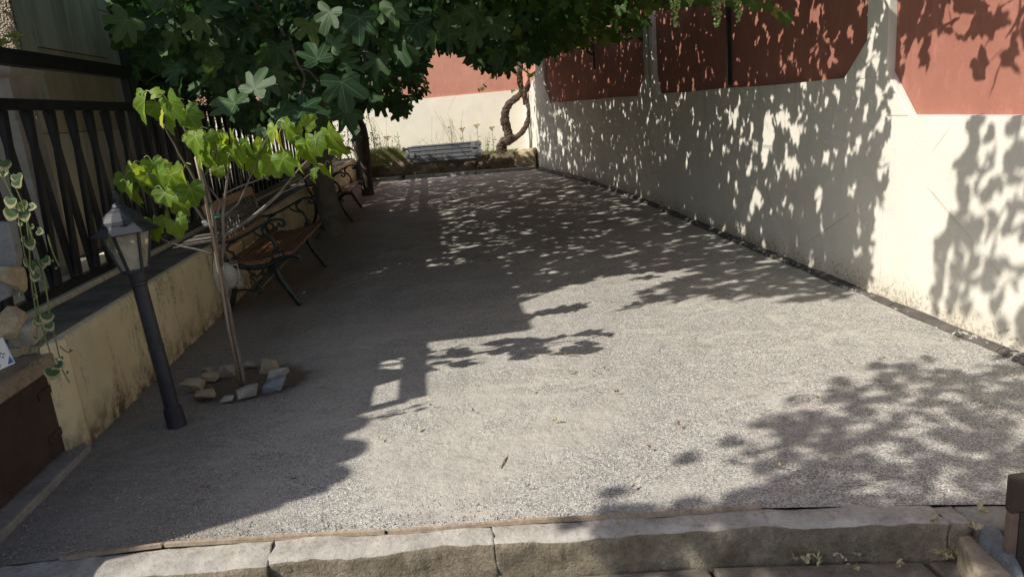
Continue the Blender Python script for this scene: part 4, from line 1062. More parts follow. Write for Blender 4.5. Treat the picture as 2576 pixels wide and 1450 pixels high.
# ------------------------------------------------------------------ lamp posts
def lamp(base, top, label, rz=.35):
    e = empty('lamp_post', base, label, 'lamp post', 'garden lamp posts')
    ax = (Vector(list(top))-Vector(list(base))); H = ax.length; q = ax.to_track_quat('Z', 'Y').to_matrix().to_4x4()
    def part(m, nm, mt, smooth=False, bevel=0, parent=None):
        M = Matrix.Translation(Vector(list(base))) @ q @ Matrix.Rotation(rz, 4, 'Z')
        m.v = [tuple(M @ Vector(p)) for p in m.v]
        return m.build(nm, mt, parent or e, smooth=smooth, bevel=bevel)
    k = H/1.165
    part(MB().lathe([(.044, -.03), (.046, .01), (.044, .10), (.040, .105), (.038, .108)], 20), 'base_sleeve', M_lampbk)
    part(MB().lathe([(.035, .108), (.035, .40), (.037, .405), (.037, .425), (.0345, .43), (.0335, .735*k), (.038, .74*k), (.038, .752*k), (.034, .756*k), (.040, .80*k), (.042, .805*k)], 20), 'pole', M_lampbk)
    zb, zt = .81*k, 1.005*k; rb, rt = .058, .108
    part(MB().lathe([(.035, zb-.012), (.062, zb-.008), (.064, zb+.004), (.050, zb+.012)], 6), 'lantern_base', M_lampbk, bevel=.003)
    for i in range(6):
        a = 2*math.pi*i/6; b = 2*math.pi*(i+1)/6
        part(MB().bar((rb*math.cos(a), rb*math.sin(a), zb), (rt*math.cos(a), rt*math.sin(a), zt), .011, .011, up=(math.cos(a), math.sin(a), 0)), 'lantern_rib', M_lampbk)
        s_ = .965
        p = [(rb*s_*math.cos(a), rb*s_*math.sin(a), zb+.006), (rb*s_*math.cos(b), rb*s_*math.sin(b), zb+.006), (rt*s_*math.cos(b), rt*s_*math.sin(b), zt-.002), (rt*s_*math.cos(a), rt*s_*math.sin(a), zt-.002)]
        c = (-.003*math.cos((a+b)/2), -.003*math.sin((a+b)/2), 0)
        part(MB().prism(p, c), 'glass_pane', M_glass)
    part(MB().lathe([(.016, zb+.01), (.018, zb+.05), (.028, zb+.08), (.032, zb+.105), (.022, zb+.13), (.002, zb+.138)], 12), 'bulb', M_globe, smooth=True)
    part(MB().lathe([(.10, zt-.006), (.148, zt-.016), (.151, zt-.010), (.130, zt+.004), (.110, zt+.018), (.100, zt+.030), (.101, zt+.034)], 6), 'roof_brim', M_lampbk, bevel=.002)
    part(MB().lathe([(.094, zt+.030), (.090, zt+.048), (.078, zt+.070), (.060, zt+.088), (.040, zt+.100), (.034, zt+.106)], 12), 'lantern_roof', M_lampbk, bevel=.001)
    part(MB().lathe([(.030, zt+.104), (.033, zt+.110), (.027, zt+.116), (.026, zt+.124), (.020, zt+.128), (.012, zt+.134), (.016, zt+.142), (.020, zt+.155), (.015, zt+.172), (.006, zt+.186), (.001, zt+.194)], 14), 'finial', M_lampbk, smooth=True)
    return e
l1 = lamp(GP(446,1072), AY(292,495,3.56), 'near black lantern post leaning left in front of the plinth wall')
lamp(np.array([-1.42, 14.55, 0]), np.array([-1.42, 14.55, 1.17]), 'far black lantern post half hidden behind the dark fig trunk')

# ------------------------------------------------------------------ bulkhead light
bc = AX(548, 692, -1.79)
bk = empty('bulkhead_light', bc, 'aged white oval bulkhead light with wire cage on the plinth wall', 'wall light')
def oval(rx, rz_, n=24): return [(bc[1]+rx*math.cos(2*math.pi*i/n), bc[2]+rz_*math.sin(2*math.pi*i/n)) for i in range(n)]
def ovlathe(prof, n=24):
    m = MB(); vs = []
    for x, s_ in prof:
        for y, z in oval(.12*s_, .155*s_, n): vs.append((-1.786+x*1.7, y, z))
    k = len(prof); m.add(vs, [(i*n+j, i*n+(j+1) % n, (i+1)*n+(j+1) % n, (i+1)*n+j) for i in range(k-1) for j in range(n)]+[tuple(range(n)), tuple((k-1)*n+j for j in range(n))]); return m
ovlathe([(0, 1), (.035, 1.0), (.04, .97), (.04, .9)]).build('body', M_bulk, bk, smooth=False)
ovlathe([(.038, .84), (.06, .82), (.08, .68), (.092, .45), (.095, .2)]).build('globe', M_globe, bk, smooth=True)
cg = MB()
rg = oval(.10, .135); cg.tube([(-1.715, y, z) for y, z in rg]+[(-1.715, *rg[0])], .007, 6)
for o in (-.6, -.2, .2, .6):
    c_ = math.sqrt(1-o*o)
    cg.tube([(-1.715, bc[1]+.10*o, bc[2]-.135*c_), (-1.615, bc[1]+.10*o, bc[2]-.11*c_), (-1.61, bc[1]+.10*o, bc[2]+.11*c_), (-1.715, bc[1]+.10*o, bc[2]+.135*c_)], .0045, 5)
    cg.tube([(-1.715, bc[1]-.10*c_, bc[2]+.135*o), (-1.615, bc[1]-.075*c_, bc[2]+.135*o), (-1.61, bc[1]+.075*c_, bc[2]+.135*o), (-1.715, bc[1]+.10*c_, bc[2]+.135*o)], .0045, 5)
cg.build('wire_cage', M_bulk, bk, smooth=True)
MB().tube([(-1.775, bc[1]+.02, bc[2]-.14), (-1.77, bc[1]+.05, bc[2]-.22), (-1.775, bc[1]+.10, .05), (-1.76, bc[1]+.12, -.01)], .008, 6).build('cable', M_rubber, bk)

# ------------------------------------------------------------------ benches
def bench(cx, y0, y1, label):
    e = empty('park_bench', (cx, (y0+y1)/2, 0), label, 'bench', 'iron and timber park benches')
    def T(p, Y): return (cx+p[0], Y, p[1])
    for Y in (y0+.02, y1-.02):
        def strip(pts, w0, w1, m=None, k=6, th=.030):
            m = m or MB(); c = catmull(pts, k); c = [T(p, Y) for p in c]; n = len(c)
            m.tube(c, [th/2]*n, 6, 0, (w0+w1)/th); return m
        fr = strip([(-.255,.40),(-.20,.375),(-.10,.345),(.02,.345),(.12,.375),(.20,.405),(.27,.405),(.30,.375)], .024, .020)
        strip([(-.255,.40),(-.30,.56),(-.345,.72),(-.385,.87)], .022, .016, fr)
        strip([(-.30,.565),(-.22,.565),(-.10,.60),(.02,.655),(.12,.695),(.19,.70),(.225,.675),(.21,.645),(.18,.655),(.185,.675)], .014, .010, fr)
        strip([(.10,.685),(.055,.645),(.06,.60),(.10,.56),(.13,.50),(.12,.44),(.08,.40)], .015, .014, fr)
        strip([(-.21,.41),(-.20,.47),(-.24,.50),(-.22,.545),(-.16,.565)], .010, .008, fr)
        strip([(-.20,.45),(-.165,.43),(-.17,.46)], .008, .006, fr)
        strip([(.11,.57),(.05,.575),(.0,.60),(-.02,.63)], .010, .008, fr)
        strip([(.10,.45),(.15,.44),(.16,.47),(.14,.485)], .008, .006, fr)
        strip([(-.245,.165),(-.17,.175),(-.10,.155),(-.05,.17),(-.03,.15),(-.05,.135),(-.07,.15)], .010, .007, fr)
        strip([(-.08,.17),(-.03,.225),(.0,.265),(-.025,.285),(-.05,.265),(-.075,.285),(-.10,.265),(-.07,.225),(-.04,.17)], .008, .007, fr)
        strip([(-.13,.345),(-.09,.30),(-.05,.27)], .008, .007, fr); strip([(.03,.345),(.0,.31),(-.04,.27)], .008, .007, fr)
        strip([(.09,.34),(.06,.315),(.045,.29),(.065,.28),(.08,.295)], .009, .006, fr)
        f = fr.build('end_frame', M_iron, e, smooth=True)
        strip([(-.255,.40),(-.235,.30),(-.24,.18),(-.28,.07),(-.315,.0)], .021, .026).build('leg', M_iron, f, smooth=True)
        strip([(.13,.37),(.105,.31),(.125,.23),(.175,.13),(.215,.06),(.245,.0)], .020, .028).build('leg', M_iron, f, smooth=True)
    for x, z, tl in ((-.20,.398,-.10),(-.115,.378,-.12),(-.03,.375,0),(.055,.388,.12),(.14,.408,.14),(.222,.418,.0)):
        M = Matrix.Translation((cx+x, 0, z+.014)) @ Matrix.Rotation(-tl, 4, 'Y')
        MB().box((-.036, y0-.012, -.011), (.036, y1+.012, .011), M).build('seat_slat', M_wood, e, bevel=.003)
    M = Matrix.Translation((cx-.352, 0, .825)) @ Matrix.Rotation(-.22, 4, 'Y')
    MB().box((-.011, y0, -.038), (.011, y1, .038), M).build('top_rail', M_woodP, e, bevel=.003)
    M = Matrix.Translation((cx-.283, 0, .52)) @ Matrix.Rotation(-.22, 4, 'Y')
    MB().box((-.011, y0, -.036), (.011, y1, .036), M).build('lower_rail', M_woodP, e, bevel=.003)
    lt = MB(); n = 32; ya, yb = y0+.05, y1-.05
    for i in range(n):
        y = ya+(yb-ya)*(i+.5)/n; pts = []
        for j in range(9):
            t = j/8; z = .555+.235*t; x = cx-.290-.054*t; pts.append((x+.004*(-1)**(i+j), y+.020*math.sin(j*math.pi/2*1.0+i*math.pi), z))
        lt.tube(pts, .0075, 5)
    for j in range(6):
        t = (j+.5)/6; z = .555+.235*t; x = cx-.290-.054*t
        lt.tube([(x+.005*(-1)**(i+j), ya+(yb-ya)*i/40, z+.005*(-1)**(i)) for i in range(41)], .005, 5)
    lt.build('lattice_panel', M_lat, e, smooth=True)
    for Y in (y0+.03, y1-.03): MB().bar((cx-.287, Y, .55), (cx-.343, Y, .80), .03, .012).build('lattice_stile', M_woodP, e)
    MB().tube([(cx-.10, y0+.03, .12), (cx-.10, y1-.03, .12)], .006, 6).build('tie_rod', M_iron, e)
    return e
bench(-1.43, 5.78, 7.33, 'nearer bench of reddish slats and black iron scroll arms before the big trunk')
bench(-1.47, 10.4, 11.95, 'farther bench of pale slats half hidden between the two fig trunks')

# ------------------------------------------------------------------ young fig
YS = 3.75
sp_ = empty('fig_sapling', GP(612,962), 'young fig sapling with lime green drooping leaves tied to a cane', 'sapling')
def W(x, y, dy=0): 
    f = max(0, min(1, (965-y)/650)); return AY(x, y, 4.04-.42*f+dy)
def br(pts, r0, r1, nm='branch', dys=None):
    r0 *= .8; r1 *= .8; P = [W(*p) for p in pts]; MB().tube(catmull(P, 4), [r0, r1], 8, .07).build(nm, M_barkS, sp_, smooth=True); return P
b0 = br([(614,968),(600,900),(583,820),(568,740),(553,670),(543,615)], .018, .0165, 'trunk')
br([(543,615),(540,570),(532,520),(515,460),(498,400),(478,350),(462,318),(447,280),(440,262)], .0145, .006, 'stem')
br([(532,520),(500,470),(478,430),(452,390),(440,365),(422,335),(412,312)], .009, .004)
br([(545,600,.02),(580,580),(620,556),(660,525),(690,498),(706,483)], .0115, .010, 'stub_branch')
br([(703,486),(735,445),(762,415),(790,385),(800,345),(818,340)], .007, .003)
br([(700,487),(740,470),(775,440),(800,425),(815,420)], .005, .003)
br([(556,668),(562,600),(560,540),(568,480),(575,420),(580,370),(585,345)], .0125, .005, 'stem')
br([(560,545),(590,520),(605,500),(640,420),(665,360),(690,318)], .007, .003)
br([(560,490),(600,470),(650,452),(700,430),(735,395)], .006, .003)
br([(534,560),(545,540),(552,515),(548,500),(520,465)], .008, .005)
br([(536,641),(500,628),(460,620),(430,610),(405,600)], .007, .004)
br([(522,570),(495,525),(465,495),(440,485),(420,470)], .009, .005)
br([(465,495),(430,478),(395,450),(365,430),(350,425)], .005, .003)
br([(515,440),(540,400),(545,375),(540,350)], .006, .003)
MB().tube([W(519,566), W(512,555)], .014, 8).build('plant_label', M_tape, sp_)
for (x, y) in ((549,545),(528,512)):
    p = W(x, y); MB().lathe([(.018, -.003), (.021, 0), (.018, .003)], 10, p).build('green_tie', M_tie, sp_)
# drooping leaves: (x, y of the stalk joint, size, tip angle in the picture, facing, dy)
SL = [(365,250,.125,190,.2),(395,265,.11,165,.5),(425,255,.12,150,-.3),(447,268,.085,170,.3),(470,285,.09,150,.4),(455,330,.0,0,0),(385,235,.06,60,.8),(350,300,.0,0,0),(432,300,.075,185,.2),(410,290,.075,200,-.4),
      (492,342,.105,188,.2),(515,362,.12,170,-.2),(540,345,.11,160,.4),(560,352,.115,190,.1),(585,345,.12,172,-.3),(530,395,.105,182,.5),(505,395,.07,200,.2),(600,372,.105,200,.3),(620,360,.10,160,-.4),(572,395,.08,185,.2),(548,425,.06,180,.6),
      (640,398,.11,175,.1),(665,395,.12,186,-.3),(690,400,.125,178,.3),(712,398,.115,168,0),(655,372,.09,200,.5),(700,345,.11,185,.2),(722,318,.10,160,-.3),(690,325,.085,195,.4),(745,330,.105,178,.2),(770,360,.13,175,0),(750,390,.10,195,-.2),(792,350,.11,165,.3),(770,315,.07,40,.9),
      (828,335,.13,160,-.5),(845,360,.10,165,.4),(815,425,.075,170,-.3),(790,430,.08,195,.2),
      (330,425,.10,190,.2),(350,445,.11,175,-.2),(312,450,.075,200,.5),(372,440,.085,165,.3),(340,480,.10,185,0),(325,470,.08,200,.4),(400,430,.12,180,-.1),(430,440,.12,170,.3),(460,430,.13,185,-.2),(415,485,.09,165,.5),(448,500,.11,160,.1),(478,475,.10,175,.4),(385,410,.09,150,.6),
      (386,562,.105,180,.1),(415,548,.085,165,-.3),(440,560,.09,160,.3),(275,610,.06,200,.2)]
P_, T_, N_, S__ = [], [], [], []; pet = MB()
for x, y, s_, ang, fc in SL:
    if s_ == 0: continue
    dy = rng.uniform(-.22, .16); p = W(x, y, dy); a = R_(ang+rng.uniform(-8, 8))
    tv = camr*math.sin(a)+camu*math.cos(a)+camb*rng.uniform(-.5, .2)
    nv = camb*.7+camr*(fc*1.2-.6+rng.uniform(-.35, .35))+camu*.5
    P_.append(p); T_.append(tv); N_.append(nv); S__.append(s_*rng.uniform(.8, 1.08))
    q = p-tv/np.linalg.norm(tv)*.03+np.array([rng.uniform(-.05, .05), rng.uniform(-.03, .03), .012]); pet.tube(catmull([p, (p+q)/2+np.array([0, 0, .015]), q-np.array([0, 0, .012])], 3), .0022, 5)
for k in range(14):
    x, y, s_, ang, fc = SL[rng.integers(0, len(SL))]
    if s_ == 0: continue
    p = W(x+rng.uniform(-22, 22), y+rng.uniform(-14, 12), rng.uniform(-.25, .2)); a = R_(ang+rng.uniform(-45, 45))
    P_.append(p); T_.append(camr*math.sin(a)+camu*math.cos(a)+camb*rng.uniform(-.7, .5)); N_.append(camb*rng.uniform(-.3, .8)+camr*rng.uniform(-1, 1)+camu*.5); S__.append(rng.uniform(.045, .085))
A_ = leaf_mats(np.array(P_), np.array(T_), np.array(N_), np.array(S__))
leaf_objects('figd', P_, A_, M_figY, sp_)
pet.build('leaf_stalk', M_petiole, sp_)['kind'] = 'stuff'
MB2 = MB().tube([W(603,966,-.03), W(575,830,-.03), W(552,690,-.03), W(530,570,-.03), W(512,480,-.03), W(492,395,-.03)], [.0085, .007], 8)
for t in range(1, 9):
    x = 603+(492-603)*t/9; y = 966+(395-966)*t/9
o = tag(MB2.build('bamboo_cane', M_bamb, smooth=True), 'thin bamboo cane standing upright against the fig sapling', 'cane')
# ring of stones
ST = [(482,968,55,34,'T','rounded tan stone at the left of the sapling ring'),(512,992,52,22,'T','flat pale stone at the lower left of the sapling ring'),(570,1002,34,13,'G','small grey stone sunk at the front of the ring'),(618,985,58,32,'G','upright grey wedge stone in front of the sapling'),
      (688,966,64,34,'B','bluish slate stone at the right of the ring'),(703,940,58,24,'G','pale grey knobbly stone behind the blue slate'),(672,918,52,36,'T','mossy tan stone at the upper right of the ring'),(626,915,44,14,'G','thin dark stone at the back of the ring'),
      (571,934,52,36,'G','reddish grey block behind the sapling stem'),(528,946,46,22,'T','tan slab at the upper left of the ring'),(522,930,30,12,'T','small broken tan chip at the back left of the ring')]
for i, (x, y, wd, h, c, lab) in enumerate(ST):
    g = GP(x, y+h*.35); k = g[1]/FX*1.02; r = np.random.default_rng(60+i); w2, h2 = wd*k/2, h*k*.9; dp = w2*.75
    pts = []
    for _ in range(13):
        v = r.normal(0, 1, 3); v /= np.linalg.norm(v); v = np.sign(v)*np.abs(v)**.6
        pts.append((v[0]*w2, v[1]*dp, v[2]*h2*.62+h2*.22))
    m = MB().hull(pts); a = r.uniform(-.3, .3); ca_, sa_ = math.cos(a), math.sin(a)
    m.v = [(g[0]+p[0]*ca_*1.15-p[1]*sa_, g[1]+dp*.5+p[0]*sa_+p[1]*ca_, max(p[2], -.02)+(p[0]*(.25 if i in (3, 4) else .0))) for p in m.v]
    o = m.build('ring_stone', {'T': M_rockT, 'G': M_rockG, 'B': M_rockB}[c], bevel=.0015)
    tag(o, lab, 'stone', 'stones ringed round the sapling')

# ------------------------------------------------------------------ near left: rocks, slab, card, trailing plant, planter, succulents
RK = [((25,812),62,84,'T','large mottled rock leaning at the left edge above the hatch'),((68,838),92,62,'G','grey pointed rock lying on the sill'),((28,880),70,34,'G','small rock wedged under the larger ones beside the card'),((30,700),48,92,'T','upright tan rock on top of the rock pile')]
for i, ((x, y), wd, h, c, lab) in enumerate(RK):
    g = AY(x, y, 3.02+.03*i); k = 3.0/FX; r = np.random.default_rng(90+i); pts = []
    for _ in range(20):
        v = r.normal(0, 1, 3); v /= np.linalg.norm(v); v = np.sign(v)*np.abs(v)**.7
        pts.append((g[0]+v[0]*wd*k/2, g[1]+v[1]*.07, g[2]+v[2]*h*k/2))
    tag(MB().hull(pts).build('rock', M_rockT if c == 'T' else M_rockG, bevel=.008), lab, 'rock', 'rocks piled on the sill')
c0 = [AY(-60, 560, 3.15), AY(20, 560, 3.15), AY(40, 640, 3.12), AY(38, 690, 3.1), AY(25, 745, 3.1), AY(-60, 790, 3.1)]
tag(MB().prism(c0, (0, .05, 0)).build('stone_slab', M_slab, bevel=.004), 'flat grey slab standing at the left edge over the rock pile', 'slab')
cd = empty('printed_card', AY(10, 925, 2.88), 'small pale printed card with red and blue figures leaning on the rocks', 'card')
p00, p10, p11, p01 = AY(-42, 948, 2.84), AY(39, 912, 2.84), AY(8, 848, 2.90), AY(-60, 872, 2.90)
MB().prism([p00, p10, p11, p01], (-.004, .006, 0)).build('card_panel', M_card, cd)
nrm = np.cross(p10-p00, p01-p00); nrm /= np.linalg.norm(nrm); nrm = nrm if nrm[1] < 0 else -nrm
def cpt(u, v, o=.0015): return p00*(1-u)*(1-v)+p10*u*(1-v)+p11*u*v+p01*(1-u)*v+nrm*o
def decal(poly, mt, nm, o=.0015): MB().prism([cpt(u, v, o) for u, v in poly], nrm*.0008).build(nm, mt, cd)
decal([(.975, 0), (1, 0), (1, 1), (.975, 1)], M_cardE, 'card_edge')
decal([(.80, .05), (.96, .05), (.96, .12), (.93, .30), (.84, .14)], M_inkB, 'printed_figure')
for u, v in ((.60, .52), (.72, .50), (.66, .42), (.80, .44), (.74, .35)):
    decal([(u+.035*math.cos(a), v+.03*math.sin(a)) for a in np.linspace(0, 5.6, 8)], M_inkB, 'printed_dot')
decal([(.60, .62), (.63, .62), (.68, .78), (.66, .80)], M_inkR, 'printed_stroke'); decal([(.70, .62), (.73, .62), (.72, .80), (.69, .80)], M_inkR, 'printed_stroke')
decal([(.55, .08), (.58, .08), (.58, .20), (.55, .20)], M_inkK, 'printed_stroke'); decal([(.50, .17), (.58, .205), (.58, .22), (.50, .19)], M_inkK, 'printed_stroke')
# trailing plant
tp = empty('trailing_plant', AY(0, 380, 3.1), 'trailing variegated plant hanging past the fence at the left edge', 'plant')
ST2 = [[(-30,360),(10,440),(45,540),(62,640),(88,720),(100,800),(118,860),(132,905)],[(-30,370),(20,470),(70,560),(95,650),(118,740),(128,800),(150,900)],[(20,430),(60,520),(72,600),(78,700),(92,800),(93,850)],[(90,640),(112,700),(122,800),(100,870),(95,915)],[(140,900),(152,920),(165,945),(175,962)],[(120,590),(135,640),(150,670)],[(150,870),(170,885),(183,880)]]
m = MB()
for L in ST2: m.tube(catmull([AY(x, y, 2.95) for x, y in L], 4), .0028, 5)
m.build('stems', M_stemg, tp)
TL = [(8,405,.075,180),(12,425,.065,200),(42,440,.07,170),(40,455,.06,150),(28,500,.075,190),(50,510,.075,160),(30,530,.08,200),(60,535,.07,170),(75,520,.05,90),(52,560,.03,200),(78,568,.03,120),(95,580,.045,110),(62,600,.035,250),(75,605,.075,170),(85,665,.08,185),(100,655,.075,170),(75,655,.06,210),(112,650,.06,140),(90,690,.06,200),(55,740,.03,270),(85,745,.03,90),(98,800,.055,190),(118,790,.07,180),(122,815,.06,150),(95,810,.05,230),(90,848,.028,250),(108,852,.02,120),(82,918,.022,270),(100,915,.022,90),(132,930,.085,185),(145,915,.06,120),(155,900,.022,60),(168,935,.022,100),(176,880,.022,110),(130,655,.014,100),(140,672,.014,150),(105,700,.022,80)]
P_ = np.array([AY(x, y, 2.95+rng.uniform(-.05, .03)) for x, y, s_, a in TL]); T_ = np.array([camr*math.sin(R_(a))+camu*math.cos(R_(a)) for *_, a in TL])
N_ = np.array([camb+rng.normal(0, .35, 3) for _ in TL]); leaf_objects('heart', P_, leaf_mats(P_, T_, N_, np.array([q[2] for q in TL])*.75), M_varieg, tp)
# planter and succulents
pc = AY(-10, 172, 4.95)
pl = empty('stone_planter', (pc[0], pc[1], .5), 'pale moulded stone planter behind the fence at the left edge', 'planter')
zt = pc[2]
def sq(prof, c, n=4):
    m = MB(); m.lathe([(r*1.414, z) for r, z in prof], n, c, ph=math.pi/4); return m
sq([(.14, 0), (.14, zt-.5-.32), (.12, zt-.5-.31), (.155, zt-.5-.20), (.155, zt-.5-.075), (.19, zt-.5-.05), (.205, zt-.5-.03), (.205, zt-.5)], (pc[0]-.02, pc[1], .5)).build('planter_body', M_planter, pl, bevel=.006)
sc_ = empty('succulent', (pc[0], pc[1], zt), 'yellow green rosette succulent growing in the stone planter', 'succulent')
m = MB()
for (dx, dz) in ((.09, .17), (.00, .14), (-.08, .15)):
    c = np.array([pc[0]+dx+.06, pc[1], zt+dz]); m.tube([c-[0, 0, dz+.01], c], .008, 5)
    for ringn, (nn, rr, el) in enumerate(((9, .055, 10), (7, .042, 40), (4, .028, 70))):
        for j in range(nn):
            a = 2*math.pi*(j+.5*ringn)/nn; d = np.array([math.cos(a)*math.cos(R_(el)), math.sin(a)*math.cos(R_(el)), math.sin(R_(el))]); p = c+d*rr*.55
            q = Vector(d).to_track_quat('Z', 'Y').to_matrix()
            m.add([tuple(Vector(p)+q @ Vector((v[0]*rr*.28, v[1]*rr*.13, v[2]*rr*.55))) for v in sphV], sphF)
m.build('rosettes', M_succ, sc_, smooth=True)

# ------------------------------------------------------------------ ladder
A0 = AY(1030, 398, 16.75); A1 = AY(1195, 388, 16.35); la = A1-A0; Lh = math.hypot(la[0], la[1]); ux = np.array([la[0], la[1], 0])/Lh; uy = np.array([-ux[1], ux[0], 0])
zl = .345
ld = empty('folding_ladder', (A0[0], A0[1], zl), 'folded aluminium ladder lying on its edge behind the rubble wall', 'ladder')
def LP(a, b, c): return A0*np.array([1, 1, 0])+np.array([0, 0, zl])+ux*a+uy*b+np.array([0, 0, c])
def lbox(a0, a1, b0, b1, c0, c1, m=None):
    m = m or MB(); P = [LP(a, b, c) for a, b, c in ((a0,b0,c0),(a1,b0,c0),(a1,b1,c0),(a0,b1,c0),(a0,b0,c1),(a1,b0,c1),(a1,b1,c1),(a0,b1,c1))]
    return m.add(P, [(0,3,2,1),(4,5,6,7),(0,1,5,4),(1,2,6,5),(2,3,7,6),(3,0,4,7)])
hh = .083; SL_ = 1.58
for i in range(4):
    z0 = i*(hh+.006); off = -.02*(i == 3)
    for b in (0, .34):
        so_ = lbox(off, SL_, b, b+.022, z0, z0+hh+.004).build('stile', M_aluD, ld)
        lbox(off, SL_, b-.014, b-.0005, z0+hh-.008, z0+hh+.003).build('flange', M_alu, so_)
    for k in range(4):
        a = .22+k*.38+.01*i
        lbox(a-.014, a+.014, .0225, .3395, z0+.027, z0+.055).build('rung', M_alu, ld)
        lbox(a-.012, a+.012, -.0012, -.0002, z0+.029, z0+.053).build('rung_end', M_rubber, ld)
for a, z in ((SL_+.03, 3*(hh+.006)+.045), (SL_+.045, (hh+.006)+.045), (-.03, 2*(hh+.006)+.0)):
    m = MB().lathe([(.075, -.012), (.075, .012)], 18, LP(a, -.022, z-.01), ax=tuple(uy)); m.lathe([(.02, -.006), (.02, .006)], 10, LP(a, -.042, z-.01), ax=tuple(uy)); lbox(min(a, a-.16) if a > 0 else a, a if a > 0 else a+.16, -.034, -.012, z-.07, z+.04, m); m.build('hinge', M_alu, ld)
MB().prism([LP(-.13, -.02, 3*(hh+.006)-.01), LP(-.02, -.02, 3*(hh+.006)+.02), LP(-.02, -.02, 3*(hh+.006)+.055), LP(-.13, -.02, 3*(hh+.006)+.085)], uy*.06).build('rubber_foot', M_rubber, ld)

# ------------------------------------------------------------------ weeds in the far bed
def weed(x, ytop, Y, label, kind='flower', z0=.33, mt=M_stemg):
    t = AY(x, ytop, Y); e = empty('weed', (t[0], t[1], z0), label, 'weed')
    lean = rng.uniform(-.04, .04)
    MB().tube(catmull([(t[0]+lean, t[1], z0), ((t[0]+lean*.4), t[1], (z0+t[2])/2), t], 4), [.007, .004], 5).build('stem', mt, e)
    if kind != 'bare':
        n_ = 26; H = t[2]-z0; P = np.array([[t[0]+lean*(1-f)+rng.normal(0, .015), t[1]+rng.normal(0, .015), z0+f*H*.85] for f in rng.random(n_)])
        a = rng.uniform(0, 6.28, n_); tip = np.stack([np.cos(a), np.sin(a), rng.uniform(-.3, .5, n_)], 1); A = leaf_mats(P, tip, np.tile([0, -.6, 1.], (n_, 1))+rng.normal(0, .2, (n_, 3)), rng.uniform(.05, .09, n_))
        leaf_objects('lance', P, A, M_weed, e)
    if kind == 'flower':
        m = MB()
        for k in range(26):
            a = rng.uniform(0, 6.28); r = .085*math.sqrt(rng.random()); p = t+np.array([r*math.cos(a), r*math.sin(a)*.8, .07+rng.uniform(-.01, .012)])
            m.tube([t-[0, 0, .02], t+(p-t)*.5-[0, 0, .008], p], .0016, 4); m.add(sphV*.012+p, sphF)
        m.build('flower_head', M_umbel, e)
weed(1200, 322, 16.9, 'tall weed with a dry yellow flower head left of the vine trunk')
weed(1238, 328, 16.8, 'leafy weed with a fading flower head nearest the vine trunk')
weed(1226, 345, 16.9, 'short leafy green weed between the two flowering ones', 'leafy')
weed(1163, 330, 17.1, 'weed with a small dry head just right of the ladder middle', 'flower')
weed(1131, 300, 17.2, 'slender tall green weed spike rising behind the ladder', 'leafy')
weed(999, 330, 17.2, 'yellowing leafy stalk left of the ladder', 'leafy')
weed(1180, 352, 16.85, 'small green weed tuft right above the ladder hinge', 'leafy')
weed(955, 345, 17.3, 'leafy green stalk in the grass beside the dark fig trunk', 'leafy')
weed(975, 352, 17.1, 'short weed with a dry head in the grass left of the ladder')
leafcloud('weed_clump', (-1.2, 17.2, .33), 'dense green weed clump between the dark fig trunk and the ladder', 'weeds', [((-1.25, 17.3, .55), (.5, .35, .35), 420)], M_weed, sz=(.04, .08))
m = MB()
for (x, y, n_) in ((1160,395,18),(1090,395,8),(960,395,26)):
    for k in range(n_):
        p = AY(x+rng.uniform(-25, 25), 385, 17.3+rng.uniform(-.2, .2)); p[2] = .34; h = rng.uniform(.4, 1.1); l_ = rng.uniform(-.35, .2)
        m.tube(catmull([p, p+[l_*.3, 0, h*.5], p+[l_, 0, h]], 3), .0028, 4)
tag(m.build('dry_stalks', M_stemy), 'fan of thin dry stalks against the rear wall', 'dry stalks', kind='stuff')
m = MB()
for k in range(7500):
    f = rng.random(); x = 900+140*f**.8 if rng.random() < .75 else rng.uniform(1030, 1300); Y = rng.uniform(16.95, 17.9)
    p = AY(x, 390, Y); p[2] = .33
    hmax = .42 if x < 1000 else .28 if x < 1040 else .12
    h = rng.uniform(.3, 1)*hmax; q = p+[rng.normal(0, .10), rng.normal(0, .06), h]; sd = np.array([.008, 0, 0]); mid = (p+q)/2+[0, 0, .03]
    m.add([p-sd, p+sd, mid+sd*.8, mid-sd*.8, q], [(0,1,2,3), (3,2,4)])
tag(m.build('dry_grass', M_grass, recalc=False), 'tangle of green and straw coloured grass in the far bed', 'grass', kind='stuff')

# ------------------------------------------------------------------ bicycle behind the far bench
bz = .34; bxp = AY(880, 396, 16.5); e = empty('bicycle', (bxp[0], 16.5, bz), "small dark bicycle parked behind the farther bench with a red rear reflector", 'bicycle')
def wheel(c, r, nm='wheel'):
    ring = [(c[0]+r*math.cos(a)*.75, c[1]+r*math.cos(a)*.66, c[2]+r*math.sin(a)) for a in np.linspace(0, 2*math.pi, 25)]
    w_ = MB().tube(ring, .02, 6).build(nm, M_rubber, e, smooth=True)
    ring2 = [tuple(np.array(c)+(np.array(p)-np.array(c))*.88) for p in ring]; m = MB().tube(ring2, .007, 5)
    for p in ring2[::2]: m.tube([c, p], .0015, 3)
    m.build('rim', M_silver, w_)
wc = np.array([bxp[0]-.02, 16.5, bz+.24]); fc = wc+np.array([-.62, .45, 0])
wheel(wc, .23); wheel(fc, .23)
m = MB()
bb = wc+np.array([-.28, .2, -.02]); st_ = wc+np.array([-.22, .16, .42]); hd = fc+np.array([.10, -.07, .42])
for a_, b_ in ((wc, bb), (bb, st_), (wc, st_), (bb, hd), (st_-[0, 0, .08], hd), (hd, fc), (hd, hd+[0, 0, .12]), (st_, st_+[0, 0, .14])): m.tube([a_, b_], .014, 6)
m.build('frame', M_black, e)
MB().tube([hd+[-.1, .05, .16], hd+[0, 0, .12], hd+[.2, .2, .14], hd+[.25, .28, .1]], .010, 6).build('handlebar', M_black, e)
